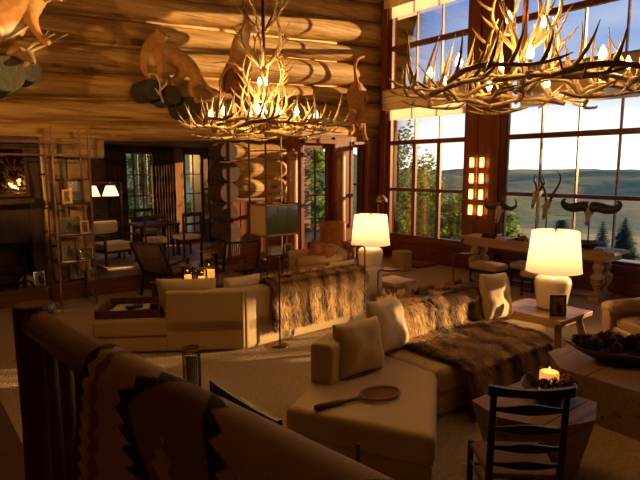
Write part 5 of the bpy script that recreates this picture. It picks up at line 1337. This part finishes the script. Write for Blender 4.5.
m = MB(); limb(m, [q1(14, 66, 9.6), q1(20, 60, 9.3), q1(27, 54, 9.15)], [.17, .13, .09]); limb(m, [q1(27, 54, 9.15), q1(31, 59, 9.0), q1(33, 62, 8.93)], [.085, .06, .045])
for a, b in (((24, 52, 9.1), (19, 47, 9.05)), ((30, 52, 9.15), (35, 46, 9.2))): m.tube([q1(*a), q1((a[0]+b[0])/2, (a[1]+b[1])/2, a[2]), q1(*b)], [.03, .045, .008], 8)
sculpt(m, 'head', mat('deer_hide', (.22, .12, .055), .8, bump=.3, bscale=60), t).matrix_parent_inverse = WM[t.name].inverted()
for s_ in ([(29, 52), (38, 48), (48, 44), (56, 40), (68, 34)], [(26, 51), (34, 44), (44, 40), (50, 36), (55, 34)]):
    m = MB(); horn(m, [q1(x, y, 9.1) for x, y in s_], .024, .005, 8); a, b = s_[2], s_[3]; horn(m, [q1(*a, 9.1), q1(a[0]+1, a[1]-4, 9.05), q1(a[0]+4, a[1]-9, 9.0)], .015, .004, 6); m.obj('antler', M_antler, t, smooth=True, world=True)
m = MB(); m.ell(q1(28, 54, 9.06), (.014, .014, .014), 8); m.ell(q1(33.5, 62.5, 8.91), (.028, .02, .02), 8); m.obj('eye_and_nose', M_horn, t, smooth=True, world=True)

# ---------------------------------------------------------------- landing, railing and blanket in the foreground
LZ = .60
m = MB(); m.prism([(-3, -3), (1.2, -3), (.74, -.2), (.52, 2.55), (-3, 2.55)], LZ-.1, LZ); struct(m.obj('landing_floor', M_floor))
m = MB(); m.prism([(-2.99, -2.99), (1.15, -2.99), (.70, -.2), (.49, 2.5), (-2.99, 2.5)], 0, LZ-.1); m.box(-2.99, .505, 2.56, 4.25, 0, LZ); struct(m.obj('landing_base', M_redz))
RP = [V((.455, 2.50, 1.545)), V((.50, 1.95, 1.55)), V((.57, 1.35, 1.55)), V((.66, .70, 1.55)), V((.75, .0, 1.55)), V((.84, -.7, 1.55))]
t = thing('railing', 'dark red log railing with a square end post in the foreground', 'railing', (.46, 2.5, LZ))
MB().tube([(0, .06, 0), (.004, .06, .5), (0, .06, 1.0), (0, .06, 1.02)], [.085, .083, .085, .078], 24).obj('end_post', M_redz, t, smooth=False, bevel=.006)
MB().tube(RP, [.062, .064, .062, .064, .062, .06], 16).obj('handrail', M_red, t, smooth=True, world=True)
MB().tube([V((p.x, p.y, .78)) for p in RP], .035, 12).obj('lower_rail', M_red, t, smooth=True, world=True)
def rail_at(s):
    L = 0
    for a, b in zip(RP[:-1], RP[1:]):
        l = (b-a).length
        if s <= L+l: return a.lerp(b, (s-L)/l), (b-a).normalized()
        L += l
    return RP[-1], (RP[-1]-RP[-2]).normalized()
s = .17
while s < 3.0:
    p, d_ = rail_at(s); MB().tube([(p.x, p.y, LZ), (p.x+.006, p.y, 1.0), (p.x, p.y, 1.51)], [.028, .031, .027], 10).obj('baluster', M_redz, t, smooth=True, world=True); s += .17
def blanket():
    m = MB(); ns, nv = 330, 230; s0, s1 = .72, 2.55; drop = .72
    BL = V((.018, .012, .010)); TAN = V((.60, .44, .24)); BR = V((.27, .15, .075)); LT = V((.66, .50, .30)); RD = V((.16, .055, .035))
    def pat(u, v):
        # u along the rail from the blanket's left edge, v down from the rail top (metres)
        tooth = lambda x, per: abs(((x/per) % 1)-.5)*2
        if u < .03+.03*tooth(v, .052): return BL
        if u < .085+.012*tooth(v, .05): return LT
        if u < .12+.03*tooth(v+.02, .08): return BR*1.2
        uL = .28+(.12-v)*1.0 if v < .12 else .28+(v-.12)*.5
        uR = .60+min(v, .12)*.9+max(0, v-.12)*.25
        if uL-.055*tooth(v+.01, .052) < u < uL+.045: return BL
        if uR < u < uR+.025+.055*tooth(v, .058): return BL
        if uL < u <= uR:
            e = abs(u-.50)+abs(v-.24)*.8
            return TAN if e < .05+.03*tooth(v, .05) else BR
        if u > 1.0 and abs(u-1.25)/.25+abs(v-.2)/.4 < 1: return BL if abs(u-1.25)/.25+abs(v-.2)/.4 > .8-.15*tooth(v, .06) else BR
        return TAN
    for i in range(ns+1):
        u = (s1-s0)*i/ns; p, d_ = rail_at(s0+u); side = V((-d_.y, d_.x, 0)); side = side if side.x < 0 else -side   # towards the landing
        side.normalize()
        for j in range(nv+1):
            v = -.35+(drop+.35)*j/nv; r = .072
            wav = .018*math.sin(u*9+1)*min(1, max(0, v)/.4)+.008*math.sin(u*23+v*3)*min(1, max(0, v)/.3)
            arc = PI*r/2
            if v < -arc: off = -r-.006; z = -(-v-arc)
            elif v < 0: a = v/arc*PI/2; off = r*math.sin(a)-.0; z = r*math.cos(a)
            elif v < arc: a = v/arc*PI/2; off = r*math.sin(a); z = r*math.cos(a)
            else: off = r+.004+.05*(v-arc); z = -(v-arc)
            m.v.append(tuple(V((p.x, p.y, p.z))+side*(off+(wav if v > arc else 0))+V((0, 0, z)))); m.c.append(tuple(pat(u, v)))
    for i in range(ns):
        for j in range(nv): a = i*(nv+1)+j; m.f.append((a, a+1, a+nv+2, a+nv+1))
    o = m.obj('woven_blanket', M_weave, smooth=True); sd_ = o.modifiers.new('thick', 'SOLIDIFY'); sd_.thickness = .006; sd_.offset = 1
    tag(o, 'tan southwestern woven blanket with black serrated diamonds hanging over the railing', 'blanket')
blanket()

# ---------------------------------------------------------------- lamps on the wall left of the stairs (outside the picture): a spotlight washing the log wall, an added fill lamp brightening the blanket
t = thing('wall_spotlight', 'brass spotlight on the left wall aimed at the mounted lions', 'spotlight', (-2.7, 5.9, 2.9))
aim = V((4.3, 9.85, 4.6))-V((-2.7, 5.9, 2.9)); rq = aim.to_track_quat('Z', 'Y').to_matrix().to_4x4()
m = MB(); m.lathe([(.0, -.12), (.05, -.12), (.075, .10), (.070, .10), (.045, -.10), (.0, -.10)], n=24, axis=rq.to_3x3().to_4x4()); m.obj('housing', M_brass, t, smooth=True)
MB().tube([(-.30, 0, 0), (-.06, 0, 0)], .015, 8).obj('bracket', M_brass, t)
l = bpy.data.lights.new('spot_bulb', 'SPOT'); l.energy = 700; l.color = (1, .50, .14); l.spot_size = math.radians(64); l.spot_blend = .25; l.shadow_soft_size = .04
o = bpy.data.objects.new('spot_bulb', l); COL.objects.link(o); o.parent = t; o.location = aim.normalized()*.12; o.rotation_euler = aim.to_track_quat('-Z', 'Y').to_euler()
t = thing('fill_wall_lamp', 'small parchment lamp added on the unseen near wall to brighten the blanket', 'fill lamp', (-1.2, -2.9, 2.6))
m = MB(); m.lathe([(.12, 0), (.09, .2)], n=24); m.f = [f for f in m.f if len(f) == 4]; m.obj('lamp_shade', M_shade, t, smooth=True)
MB().tube([(0, -.10, .05), (0, 0, .02), (0, 0, .1)], .01, 8).obj('bracket', M_brass, t)
lamp('fill_light', (0, 0, .1), 32, WARM, t, .04)
